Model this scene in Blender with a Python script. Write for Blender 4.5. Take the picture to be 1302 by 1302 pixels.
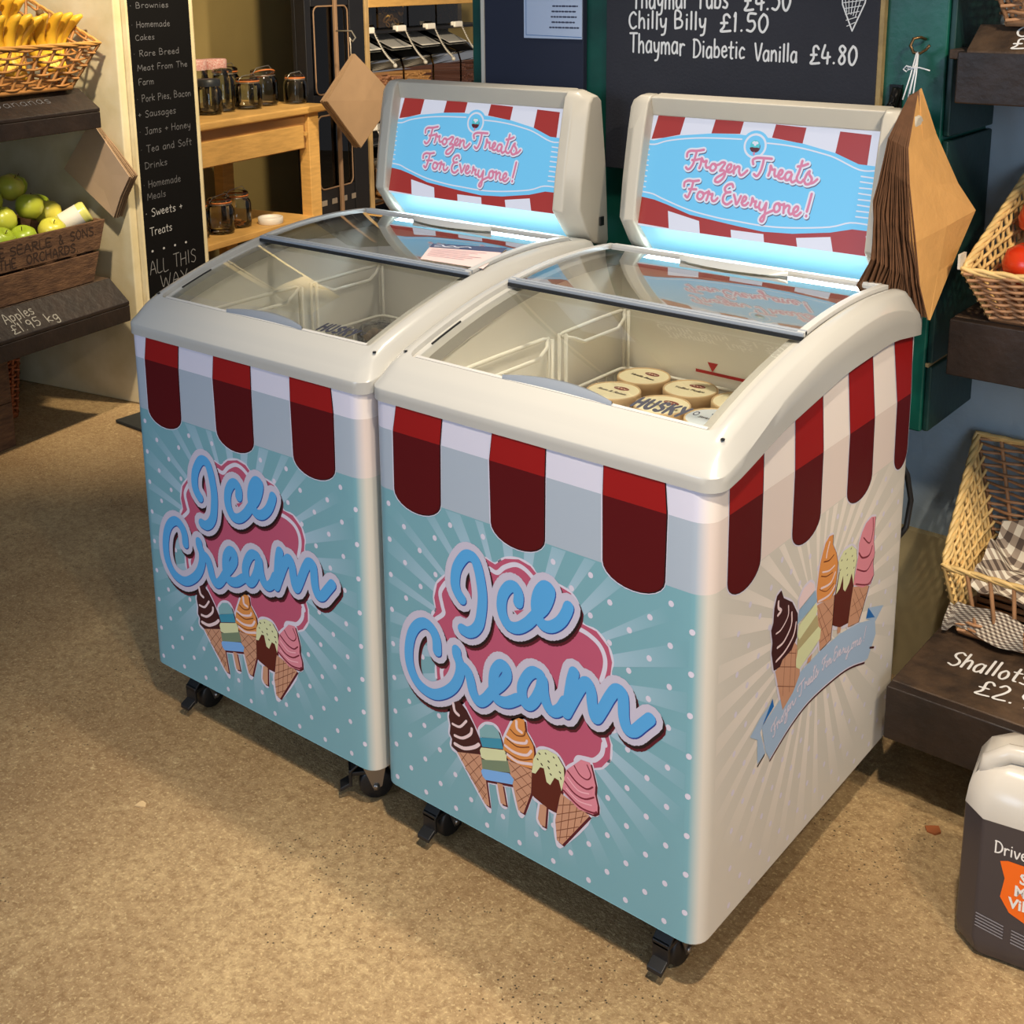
import bpy, bmesh, math, random
from math import sin, cos, pi, radians, atan2, hypot
from mathutils import Vector, Matrix
from mathutils.geometry import tessellate_polygon
random.seed(7)
for o in list(bpy.data.objects): bpy.data.objects.remove(o, do_unlink=True)
SC = bpy.context.scene
COL = SC.collection
# ------------------------------------------------------------ camera
cam_d = bpy.data.cameras.new('camera'); cam = bpy.data.objects.new('camera', cam_d); COL.objects.link(cam)
cam_d.sensor_width = 36; cam_d.lens = 43.50; cam_d.shift_x = 0.00687; cam_d.shift_y = -0.2403
cam_d.clip_start = 0.05; cam_d.clip_end = 60
ya, pi_, ro = -0.6868, 0.2293, -0.0099
fwd = Vector((sin(ya)*cos(pi_), cos(ya)*cos(pi_), -sin(pi_)))
rt = Vector((cos(ya), -sin(ya), 0)); up = rt.cross(fwd)
r2 = rt*cos(ro) + up*sin(ro); u2 = -rt*sin(ro) + up*cos(ro)
M = Matrix((r2, u2, -fwd)).transposed().to_4x4(); M.translation = Vector((1.3433, -1.2937, 1.427))
cam.matrix_world = M
SC.camera = cam
# ------------------------------------------------------------ light and exposure
SC.view_settings.view_transform = 'Standard'; SC.view_settings.look = 'None'
SC.view_settings.exposure = 0.0; SC.view_settings.gamma = 1.0; SC.view_settings.use_curve_mapping = False
W_ = bpy.data.worlds.new('shop_air'); SC.world = W_; W_.use_nodes = True
W_.node_tree.nodes['Background'].inputs[0].default_value = (0.86, 0.86, 0.90, 1)
W_.node_tree.nodes['Background'].inputs[1].default_value = 0.23
def light(name, kind, loc, target, power, color, size=0.3, size_y=None, spot=None, blend=0.5):
    d = bpy.data.lights.new(name, kind); d.energy = power; d.color = color
    if kind == 'AREA':
        d.size = size
        if size_y: d.shape = 'RECTANGLE'; d.size_y = size_y
    else: d.shadow_soft_size = size
    if kind == 'SPOT': d.spot_size = spot; d.spot_blend = blend
    o = bpy.data.objects.new(name, d); COL.objects.link(o); o.location = loc
    o.rotation_euler = (Vector(target) - Vector(loc)).to_track_quat('-Z', 'Y').to_euler()
    return o
light('ceiling_spotlight', 'SPOT', (1.25, -0.80, 2.75), (0.70, -0.45, 0.1), 270, (1.0, 0.86, 0.68), 0.05, spot=radians(70), blend=1.0)
light('right_shelf_fill', 'SPOT', (2.3, -0.9, 2.7), (0.75, 0.6, 0.4), 120, (1.0, 0.82, 0.60), 0.06, spot=radians(66), blend=0.8)  # added warm fill, brightens the right wall and shelves
light('basket_fill', 'SPOT', (1.75, -0.15, 2.3), (0.85, 0.90, 0.75), 85, (1.0, 0.84, 0.62), 0.05, spot=radians(46), blend=0.7)  # fill put in for the right-hand baskets, stands for no fitting
light('shop_window_daylight', 'AREA', (-0.8, -4.0, 2.0), (0.1, 0.4, 0.7), 50, (0.56, 0.74, 1.0), 1.6, 1.3)
light('lid_interior_fill', 'SPOT', (0.1, 0.35, 2.75), (0.1, 0.32, 0.8), 135, (1.0, 0.88, 0.70), 0.05, spot=radians(48), blend=0.8)  # extra lamp added over the lids to brighten them and the freezer interiors
light('right_wall_cool_fill', 'AREA', (3.2, -2.6, 1.5), (0.9, 1.0, 0.8), 34, (0.66, 0.82, 1.0), 1.2, 1.6)  # invented cool source to lift the dim right wall, no doorway there
light('shelf_spotlight', 'SPOT', (-1.15, 0.05, 2.35), (-2.28, 1.0, 0.85), 165, (1.0, 0.84, 0.62), 0.05, spot=radians(62), blend=0.8)
light('table_spotlight', 'SPOT', (-1.3, 1.5, 2.7), (-2.7, 2.3, 0.8), 240, (1.0, 0.82, 0.55), 0.06, spot=radians(100), blend=0.6)
light('bin_cabinet_fill', 'SPOT', (-0.9, 2.2, 1.75), (-2.3, 3.6, 1.0), 190, (1.0, 0.84, 0.62), 0.06, spot=radians(90), blend=0.6)  # unseen light added so the scoop bins and their labels read brighter
# ------------------------------------------------------------ materials
def lin(c):
    return tuple((v/255/12.92) if v/255 <= 0.04045 else ((v/255+0.055)/1.055)**2.4 for v in c[:3])
MATS = {}
def nt(m): return m.node_tree.nodes, m.node_tree.links
def mat(name, rgb, rough=0.5, metal=0.0, noise=0.0, scale=30.0, bump=0.0, bscale=None, emit=0.0, coat=0.0, spec=None, rgb2=None, stretch=None):
    if name in MATS: return MATS[name]
    m = bpy.data.materials.new(name); m.use_nodes = True; n, l = nt(m); b = n['Principled BSDF']
    c = lin(rgb) + (1,)
    b.inputs['Base Color'].default_value = c; b.inputs['Roughness'].default_value = rough; b.inputs['Metallic'].default_value = metal
    if spec is not None: b.inputs['Specular IOR Level'].default_value = spec
    if coat: b.inputs['Coat Weight'].default_value = coat; b.inputs['Coat Roughness'].default_value = 0.08
    if emit:
        b.inputs['Emission Color'].default_value = c; b.inputs['Emission Strength'].default_value = emit
    if noise or bump:
        tc = n.new('ShaderNodeTexCoord'); mp = n.new('ShaderNodeMapping'); l.new(tc.outputs['Object'], mp.inputs[0])
        if stretch: mp.inputs['Scale'].default_value = stretch
        t = n.new('ShaderNodeTexNoise'); t.inputs['Scale'].default_value = scale; t.inputs['Detail'].default_value = 5; l.new(mp.outputs[0], t.inputs['Vector'])
        if noise:
            r = n.new('ShaderNodeValToRGB'); r.color_ramp.elements[0].position = 0.3; r.color_ramp.elements[1].position = 0.7
            d = lin(rgb2) if rgb2 else tuple(v*(1-noise) for v in c[:3])
            r.color_ramp.elements[0].color = tuple(d)+(1,); r.color_ramp.elements[1].color = c
            l.new(t.outputs[0], r.inputs[0]); l.new(r.outputs[0], b.inputs['Base Color'])
        if bump:
            t2 = n.new('ShaderNodeTexNoise'); t2.inputs['Scale'].default_value = bscale or scale*3; t2.inputs['Detail'].default_value = 4; l.new(mp.outputs[0], t2.inputs['Vector'])
            bp = n.new('ShaderNodeBump'); bp.inputs['Strength'].default_value = bump; bp.inputs['Distance'].default_value = 0.01
            l.new(t2.outputs[0], bp.inputs['Height']); l.new(bp.outputs[0], b.inputs['Normal'])
    MATS[name] = m; return m
def math_(n, l, op, a, b=None, c=None):
    x = n.new('ShaderNodeMath'); x.operation = op
    for i, v in enumerate((a, b, c)):
        if v is None: continue
        if isinstance(v, (int, float)): x.inputs[i].default_value = v
        else: l.new(v, x.inputs[i])
    return x.outputs[0]
def mixc(n, l, f, a, b):
    x = n.new('ShaderNodeMix'); x.data_type = 'RGBA'
    for s, v in ((x.inputs['Factor'], f), (x.inputs['A'], a), (x.inputs['B'], b)):
        if isinstance(v, tuple): s.default_value = v if len(v) == 4 else v+(1,)
        elif isinstance(v, (int, float)): s.default_value = v
        else: l.new(v, s)
    return x.outputs['Result']
def mrange(n, l, v, a, b, c=0.0, d=1.0):
    x = n.new('ShaderNodeMapRange'); x.inputs[1].default_value = a; x.inputs[2].default_value = b; x.inputs[3].default_value = c; x.inputs[4].default_value = d
    l.new(v, x.inputs[0]); return x.outputs[0]
def glass(name, tint=(240, 246, 244), rough=0.0, gain=1.0, ior=1.5):
    """thin clear sheet: see-through with fresnel reflection"""
    if name in MATS: return MATS[name]
    m = bpy.data.materials.new(name); m.use_nodes = True; n, l = nt(m); n.remove(n['Principled BSDF'])
    tr = n.new('ShaderNodeBsdfTransparent'); tr.inputs[0].default_value = lin(tint)+(1,)
    gl = n.new('ShaderNodeBsdfGlossy'); gl.inputs['Roughness'].default_value = rough
    fr = n.new('ShaderNodeFresnel'); fr.inputs[0].default_value = ior
    f = math_(n, l, 'MULTIPLY', fr.outputs[0], gain)
    mx = n.new('ShaderNodeMixShader'); l.new(f, mx.inputs[0]); l.new(tr.outputs[0], mx.inputs[1]); l.new(gl.outputs[0], mx.inputs[2])
    l.new(mx.outputs[0], n['Material Output'].inputs[0]); MATS[name] = m; return m
# ------------------------------------------------------------ mesh builder
class MB:
    def __init__(s): s.v = []; s.f = []; s.m = []; s.sm = []; s.cur = 0; s.smooth = False
    def add(s, vs, fs):
        k = len(s.v); s.v += [tuple(p) for p in vs]
        for q in fs: s.f.append(tuple(k+i for i in q)); s.m.append(s.cur); s.sm.append(s.smooth)
        return s
    def box(s, a, b, T=None):
        x0, y0, z0 = a; x1, y1, z1 = b
        vs = [Vector(p) for p in ((x0,y0,z0),(x1,y0,z0),(x1,y1,z0),(x0,y1,z0),(x0,y0,z1),(x1,y0,z1),(x1,y1,z1),(x0,y1,z1))]
        if T: vs = [T(p) if callable(T) else T@p for p in vs]
        return s.add(vs, [(0,3,2,1),(4,5,6,7),(0,1,5,4),(1,2,6,5),(2,3,7,6),(3,0,4,7)])
    def hexa(s, vs): return s.add(vs, [(0,3,2,1),(4,5,6,7),(0,1,5,4),(1,2,6,5),(2,3,7,6),(3,0,4,7)])
    def poly(s, pts):
        P = [Vector(p) for p in pts]; return s.add(P, tessellate_polygon([P]))
    def grid(s, rows, close=False):
        n = len(rows[0]); vs = [p for r in rows for p in r]; fs = []
        for i in range(len(rows)-1):
            for j in range(n if close else n-1):
                a = i*n+j; b = i*n+(j+1) % n; fs.append((a, b, b+n, a+n))
        return s.add(vs, fs)
    def tube(s, path, r, n=6, close=False, cap=True):
        P = [Vector(p) for p in path]; rows = []; N = len(P)
        R = r if isinstance(r, (list, tuple)) else [r]*N
        prev = None
        for i, p in enumerate(P):
            a = P[(i-1) % N] if (close or i > 0) else p; b = P[(i+1) % N] if (close or i < N-1) else p
            t = (b-a).normalized() if (b-a).length > 1e-9 else Vector((0, 0, 1))
            if prev is None:
                q = Vector((0, 0, 1)) if abs(t.z) < 0.9 else Vector((1, 0, 0)); e = t.cross(q).normalized()
            else:
                e = prev - t*prev.dot(t); e = e.normalized() if e.length > 1e-6 else t.orthogonal().normalized()
            prev = e; g = t.cross(e)
            rows.append([p + (e*cos(2*pi*k/n) + g*sin(2*pi*k/n))*R[i] for k in range(n)])
        if close: rows.append(rows[0])
        s.grid(rows, True)
        if cap and not close:
            k = len(s.v); s.add(rows[0], [tuple(reversed(range(n)))]); s.add(rows[-1], [tuple(range(n))])
        return s
    def lathe(s, prof, c=(0, 0, 0), n=24, T=None, sx=1.0):
        rows = []
        for r, z in prof:
            row = [Vector((c[0]+r*sx*cos(2*pi*k/n), c[1]+r*sin(2*pi*k/n), c[2]+z)) for k in range(n)]
            rows.append([T@p for p in row] if T else row)
        return s.grid(rows, True)
    def build(s, name, mats, parent=None, bevel=0.0, seg=2):
        if getattr(s, 'fl', None): flush(s)
        me = bpy.data.meshes.new(name); me.from_pydata(s.v, [], s.f)
        if not isinstance(mats, (list, tuple)): mats = [mats]
        for m in mats: me.materials.append(m)
        me.polygons.foreach_set('material_index', s.m); me.polygons.foreach_set('use_smooth', s.sm); me.update()
        bm = bmesh.new(); bm.from_mesh(me); bmesh.ops.remove_doubles(bm, verts=bm.verts, dist=1e-6)
        if not getattr(s, 'flat', False): bmesh.ops.recalc_face_normals(bm, faces=bm.faces)
        bm.to_mesh(me); bm.free()
        o = bpy.data.objects.new(name, me); COL.objects.link(o)
        if parent: o.parent = parent
        if bevel:
            b = o.modifiers.new('bevel', 'BEVEL'); b.width = bevel; b.segments = seg; b.limit_method = 'ANGLE'; b.angle_limit = radians(40)
            me.polygons.foreach_set('use_smooth', [True]*len(me.polygons))
            w = o.modifiers.new('wn', 'WEIGHTED_NORMAL'); w.keep_sharp = False
        return o
def thing(name, label, cat, loc=(0, 0, 0), rz=0.0, group=None):
    o = bpy.data.objects.new(name, None); COL.objects.link(o); o.location = loc; o.rotation_euler = (0, 0, rz); o.empty_display_size = 0.1
    o['label'] = label; o['category'] = cat
    if group: o['group'] = group
    return o
def tag(o, label, cat, group=None):
    o['label'] = label; o['category'] = cat
    if group: o['group'] = group
    return o
def struct(o): o['kind'] = 'structure'; return o
def copy_tree(o, parent=None):
    c = o.copy(); COL.objects.link(c); c.parent = parent
    for ch in list(o.children): copy_tree(ch, c)
    return c
def lerp(a, b, t): return a+(b-a)*t
def interp(tab, y):
    if y <= tab[0][0]: return tab[0][1]
    for (a, za), (b, zb) in zip(tab, tab[1:]):
        if y <= b: return za+(zb-za)*(y-a)/(b-a)
    return tab[-1][1]
def smooth_interp(tab, y):
    s = 0
    for k in (-2, -1, 0, 1, 2): s += interp(tab, y+k*0.012)
    return s/5
# flat print: outlines are gathered per layer and colour, then merged into one clean face set
class Flat:
    def __init__(s): s.g = {}
    def put(s, key, poly): s.g.setdefault(key, []).append(poly)
FLATS = {}
def flat_of(mb):
    if not hasattr(mb, 'fl'): mb.fl = {}
    return mb.fl
def stroke_polys(pts, w, n=10, sm=True):
    out = []
    if sm and len(pts) > 2:      # Catmull-Rom
        q = []; P = [pts[0]]+list(pts)+[pts[-1]]
        for i in range(1, len(P)-2):
            p0, p1, p2, p3 = P[i-1:i+3]
            for k in range(4):
                t = k/4; q.append(tuple(0.5*((2*p1[d])+(-p0[d]+p2[d])*t+(2*p0[d]-5*p1[d]+4*p2[d]-p3[d])*t*t+(-p0[d]+3*p1[d]-3*p2[d]+p3[d])*t**3) for d in (0, 1)))
        q.append(tuple(pts[-1])); pts = q
    h = w/2
    for (ax, ay), (bx, by) in zip(pts, pts[1:]):
        d = hypot(bx-ax, by-ay)
        if d < 1e-9: continue
        nx, ny = -(by-ay)/d*h, (bx-ax)/d*h
        out.append([(ax+nx, ay+ny), (ax-nx, ay-ny), (bx-nx, by-ny), (bx+nx, by+ny)])
    for x, y in pts: out.append([(x+h*cos(2*pi*(k+.3)/n), y+h*sin(2*pi*(k+.3)/n)) for k in range(n)])
    return out
def ribbon(mb, pts, w, L, F, n=10, sm=True):
    flat_of(mb).setdefault((L, mb.cur, F), []).extend(stroke_polys(pts, w, n, sm))
def flatpoly(mb, pts, L, F):
    flat_of(mb).setdefault((L, mb.cur, F), []).append([tuple(p[:2]) for p in pts])
def flush(mb):
    from mathutils.geometry import delaunay_2d_cdt
    cur = mb.cur
    for (L, c, F), polys in getattr(mb, 'fl', {}).items():
        vs = []; fs = []
        for p in polys:
            ar = sum(p[i-1][0]*p[i][1]-p[i][0]*p[i-1][1] for i in range(len(p)))
            if abs(ar) < 1e-12: continue
            if ar < 0: p = p[::-1]
            k = len(vs); vs += [Vector((a*1000, b*1000)) for a, b in p]; fs.append(list(range(k, k+len(p))))
        if not fs: continue
        ov, oe, of, _, _, og = delaunay_2d_cdt(vs, [], fs, 1, 1e-4)
        mb.cur = c; mb.add([F(v.x/1000, v.y/1000, L) for v in ov], [tuple(f) for f, g in zip(of, og) if g])
    mb.cur = cur; mb.fl = {}
def clip(poly, x0, x1, y0, y1):
    def cut(P, ins, inter):
        out = []
        for i in range(len(P)):
            a, b = P[i-1], P[i]
            if ins(b):
                if not ins(a): out.append(inter(a, b))
                out.append(b)
            elif ins(a): out.append(inter(a, b))
        return out
    def ix(v): return lambda a, b: (v, a[1]+(b[1]-a[1])*(v-a[0])/(b[0]-a[0]))
    def iy(v): return lambda a, b: (a[0]+(b[0]-a[0])*(v-a[1])/(b[1]-a[1]), v)
    for ins, it in ((lambda p: p[0] >= x0, ix(x0)), (lambda p: p[0] <= x1, ix(x1)), (lambda p: p[1] >= y0, iy(y0)), (lambda p: p[1] <= y1, iy(y1))):
        if poly: poly = cut(poly, ins, it)
    return poly
# chalk handwriting: a small stroke alphabet on a 4 x 6 grid (x-height 3.6)
GL = {
'A':(4,['0,0 2,6 4,0','0.8,2.2 3.3,2.3']),'B':(4,['0,0 0,6 2,5.9 2.6,4.8 2,3.6 0,3.2','1.5,3.4 3.2,2.5 2.8,0.6 0,0']),'C':(4,['3.4,5 2.2,5.9 0.6,4.6 0.2,2.6 0.9,0.7 2.2,0 3.6,0.8']),
'D':(4,['0.2,0 0.2,6','-0.2,5.8 2,5.7 3.6,4 3.5,1.8 2,0.3 0,0']),'F':(3.4,['0.2,0 0.3,6 3.4,6.1','0.3,3.2 2.6,3.4']),'H':(4,['0,0 0.1,6','0,3 3.6,3.2','3.6,0 3.6,6']),'I':(1.4,['0.6,0 0.6,6']),
'J':(3,['2,6 2.2,1.4 1.4,0 0,0.4','0.6,6 3,6']),'L':(3.2,['0.2,6 0.2,0 3.2,0.1']),'M':(5,['0,0 0.5,6 2.4,2 4.4,6 4.9,0']),'P':(3.4,['0.2,-0.3 0.2,6','0,5.8 2.4,6 3.2,4.6 2.4,3.2 0.2,2.8']),'R':(3.6,['0.2,0 0.2,6','0,5.8 2.4,6 3,4.7 2,3.3 0.2,3','1,3 3.5,0']),
'S':(3.6,['3.4,5.2 2,6 0.5,5 0.8,3.7 2.8,2.6 3.2,1.2 2,0 0.2,0.5']),'T':(4,['0,6 4,6.1','2,6 1.9,0']),'V':(3.6,['0,6 1.7,0 3.6,6']),'W':(5.4,['0,6 1.2,0 2.7,4.2 4,0 5.4,6']),'Y':(3.6,['0,6 1.7,3','3.6,6 1.2,0']),'E':(3.2,['3,6 0.2,6 0.2,0 3.2,0','0.2,3.1 2.6,3.2']),
'a':(3.4,['2.8,3.2 1.4,3.7 0.2,2.2 0.5,0.4 1.6,0.1 2.7,1.4 2.8,3.6','2.8,2 3.0,0.1']),'b':(3.2,['0.2,6 0.2,0.2','0.2,2.4 1.6,3.6 2.8,2.2 2.2,0.3 0.2,0.3']),'c':(2.8,['2.6,3 1.4,3.6 0.2,2 0.8,0.2 2.6,0.5']),
'd':(3.4,['2.8,3 1.4,3.6 0.2,2 0.8,0.2 2.2,0.4 2.8,1.8','2.9,6 2.9,0']),'e':(3,['0.3,1.9 2.6,2.2 1.8,3.6 0.4,2.8 0.4,0.8 1.6,0 2.8,0.7']),'f':(2.2,['2.2,5.6 1.2,6 0.9,4.6 0.9,0','0,3.4 2,3.5']),'g':(3.2,['2.6,3.2 1.2,3.6 0.2,2 0.9,0.3 2.6,1.4','2.7,3.6 2.6,-1.2 1.4,-2.2 0.2,-1.6']),
'h':(3.2,['0.2,6 0.2,0','0.2,2.2 1.5,3.6 2.5,2.8 2.7,0']),'i':(1.2,['0.5,3.5 0.5,0','0.5,4.9 0.55,5']),'k':(3,['0.2,6 0.2,0','2.6,3.4 0.4,1.6 2.8,0']),'l':(1.2,['0.5,6 0.5,0']),'m':(4.8,['0.2,3.5 0.2,0','0.2,2.4 1.2,3.6 2.2,2.8 2.3,0','2.3,2.4 3.3,3.6 4.2,2.8 4.4,0']),
'n':(3.2,['0.2,3.5 0.2,0','0.2,2.2 1.5,3.6 2.5,2.8 2.7,0']),'o':(3.1,['1.4,3.6 0.2,2.2 0.6,0.4 1.8,0 2.8,1.4 2.4,3 1.4,3.6']),'p':(3.2,['0.2,3.6 0.2,-2.2','0.2,2.6 1.6,3.6 2.8,2.2 2,0.3 0.2,0.4']),'r':(2.4,['0.2,3.5 0.3,0','0.3,2.2 1.2,3.5 2.4,3.3']),
's':(2.6,['2.4,3.2 1.2,3.6 0.3,2.8 1,2 2.2,1.2 1.6,0.1 0.1,0.3']),'t':(2.6,['1.2,5.4 1.1,0.6 2,0.1','0,3.6 2.5,3.7']),'u':(3.2,['0.2,3.5 0.3,0.8 1.4,0 2.6,1','2.6,3.5 2.8,0']),'v':(2.8,['0,3.5 1.3,0 2.8,3.5']),'w':(4.2,['0,3.5 1,0 2.1,2.6 3.1,0 4.2,3.5']),'y':(3.2,['0.2,3.5 0.6,1 1.8,0.8 2.7,2','2.8,3.6 2.3,-1.4 0.8,-2.2']),
'z':(2.8,['0.2,3.5 2.5,3.5 0.2,0 2.8,0.1']),'U':(3.6,['0,6 0.1,1.6 1.6,0 3.2,1 3.4,6']),'K':(3.8,['0,6 0,0','3.6,6 0.2,2.8','1.4,3.8 3.8,0']),'0':(3.4,['1.6,6 0.2,3.8 0.5,0.8 1.8,0 3.1,2.4 2.8,5 1.6,6']),'1':(1.6,['0.4,5 0.8,6 0.7,0']),'2':(3.4,['0.3,4.8 1.4,6 2.8,5 2.2,3 0.2,0.1 3.4,0.3']),'4':(3.6,['1.2,6 0.2,2 3.4,2.2','2.5,3.6 2.4,0']),
'5':(3.4,['3.2,6 0.8,6 0.6,3.6 2.4,3.6 3,1.8 1.8,0.1 0.2,0.5']),'8':(3.2,['2.6,5.2 1.4,6 0.4,4.8 2.4,2.4 2.4,0.7 1.2,0 0.3,1.2 1.4,3 2.6,4.4 2.6,5.2']),'9':(3.2,['2.7,4.2 1.5,3 0.3,4 0.8,5.7 2.2,5.8 2.7,4.4 2.4,0']),'£':(3.8,['3.4,5 2.4,6 1.2,5.2 1.4,2 0.2,0.2 3.8,0.4','0.2,3 2.6,3.1']),
'+':(3,['0.2,2.6 2.8,2.7','1.5,4 1.5,1.2']),'.':(1.4,['0.5,0.2 0.6,0.3']),'·':(1.6,['0.5,2.7 0.6,2.8']),',':(1.4,['0.7,0.4 0.3,-1']),'-':(2.4,['0.2,2.4 2.2,2.5']),' ':(2.2,[]),'&':(4,['3.6,0 0.8,4.6 1.4,6 2.4,5 0.4,2 0.8,0.2 2.2,0 3.4,2.4']),'!':(1.4,['0.6,6 0.5,1.8','0.5,0.1 0.55,0.2']),')':(2,['0.2,6.6 1.4,3 0,-1'])}
def chalk(mb, text, x, y, h, w, F, slope=0.0, L=0.0, gap=0.9, width=None):
    s = h/6; tot = sum((GL[c][0]+gap) for c in text)*s; kx = (width/tot) if width else 1.0; rnd = random.Random(len(text)*7+1)
    cx = x
    for c in text:
        wd, st = GL[c]; j = rnd.uniform(-0.25, 0.25)
        for q in st:
            pts = [tuple(float(t) for t in p.split(',')) for p in q.split()]
            ribbon(mb, [(cx+px*s*kx, y+(cx-x+px*s*kx)*slope+(py+j)*s) for px, py in pts], w, L, F, n=6)
        cx += (wd+gap)*s*kx
def text_mesh(name, body, size, material, T, parent=None, shear=0.0, offset=0.0, extrude=0.0, align='LEFT'):
    c = bpy.data.curves.new(name, 'FONT'); c.body = body; c.size = size; c.shear = shear; c.offset = offset; c.extrude = extrude; c.align_x = align; c.resolution_u = 2
    t = bpy.data.objects.new(name+'_t', c); COL.objects.link(t); bpy.context.view_layer.update()
    me = bpy.data.meshes.new_from_object(t.evaluated_get(bpy.context.evaluated_depsgraph_get())); bpy.data.objects.remove(t)
    me.materials.clear(); me.materials.append(material); me.name = name
    for v in me.vertices: v.co = T(v.co)
    o = bpy.data.objects.new(name, me); COL.objects.link(o)
    if parent: o.parent = parent
    return o

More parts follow.
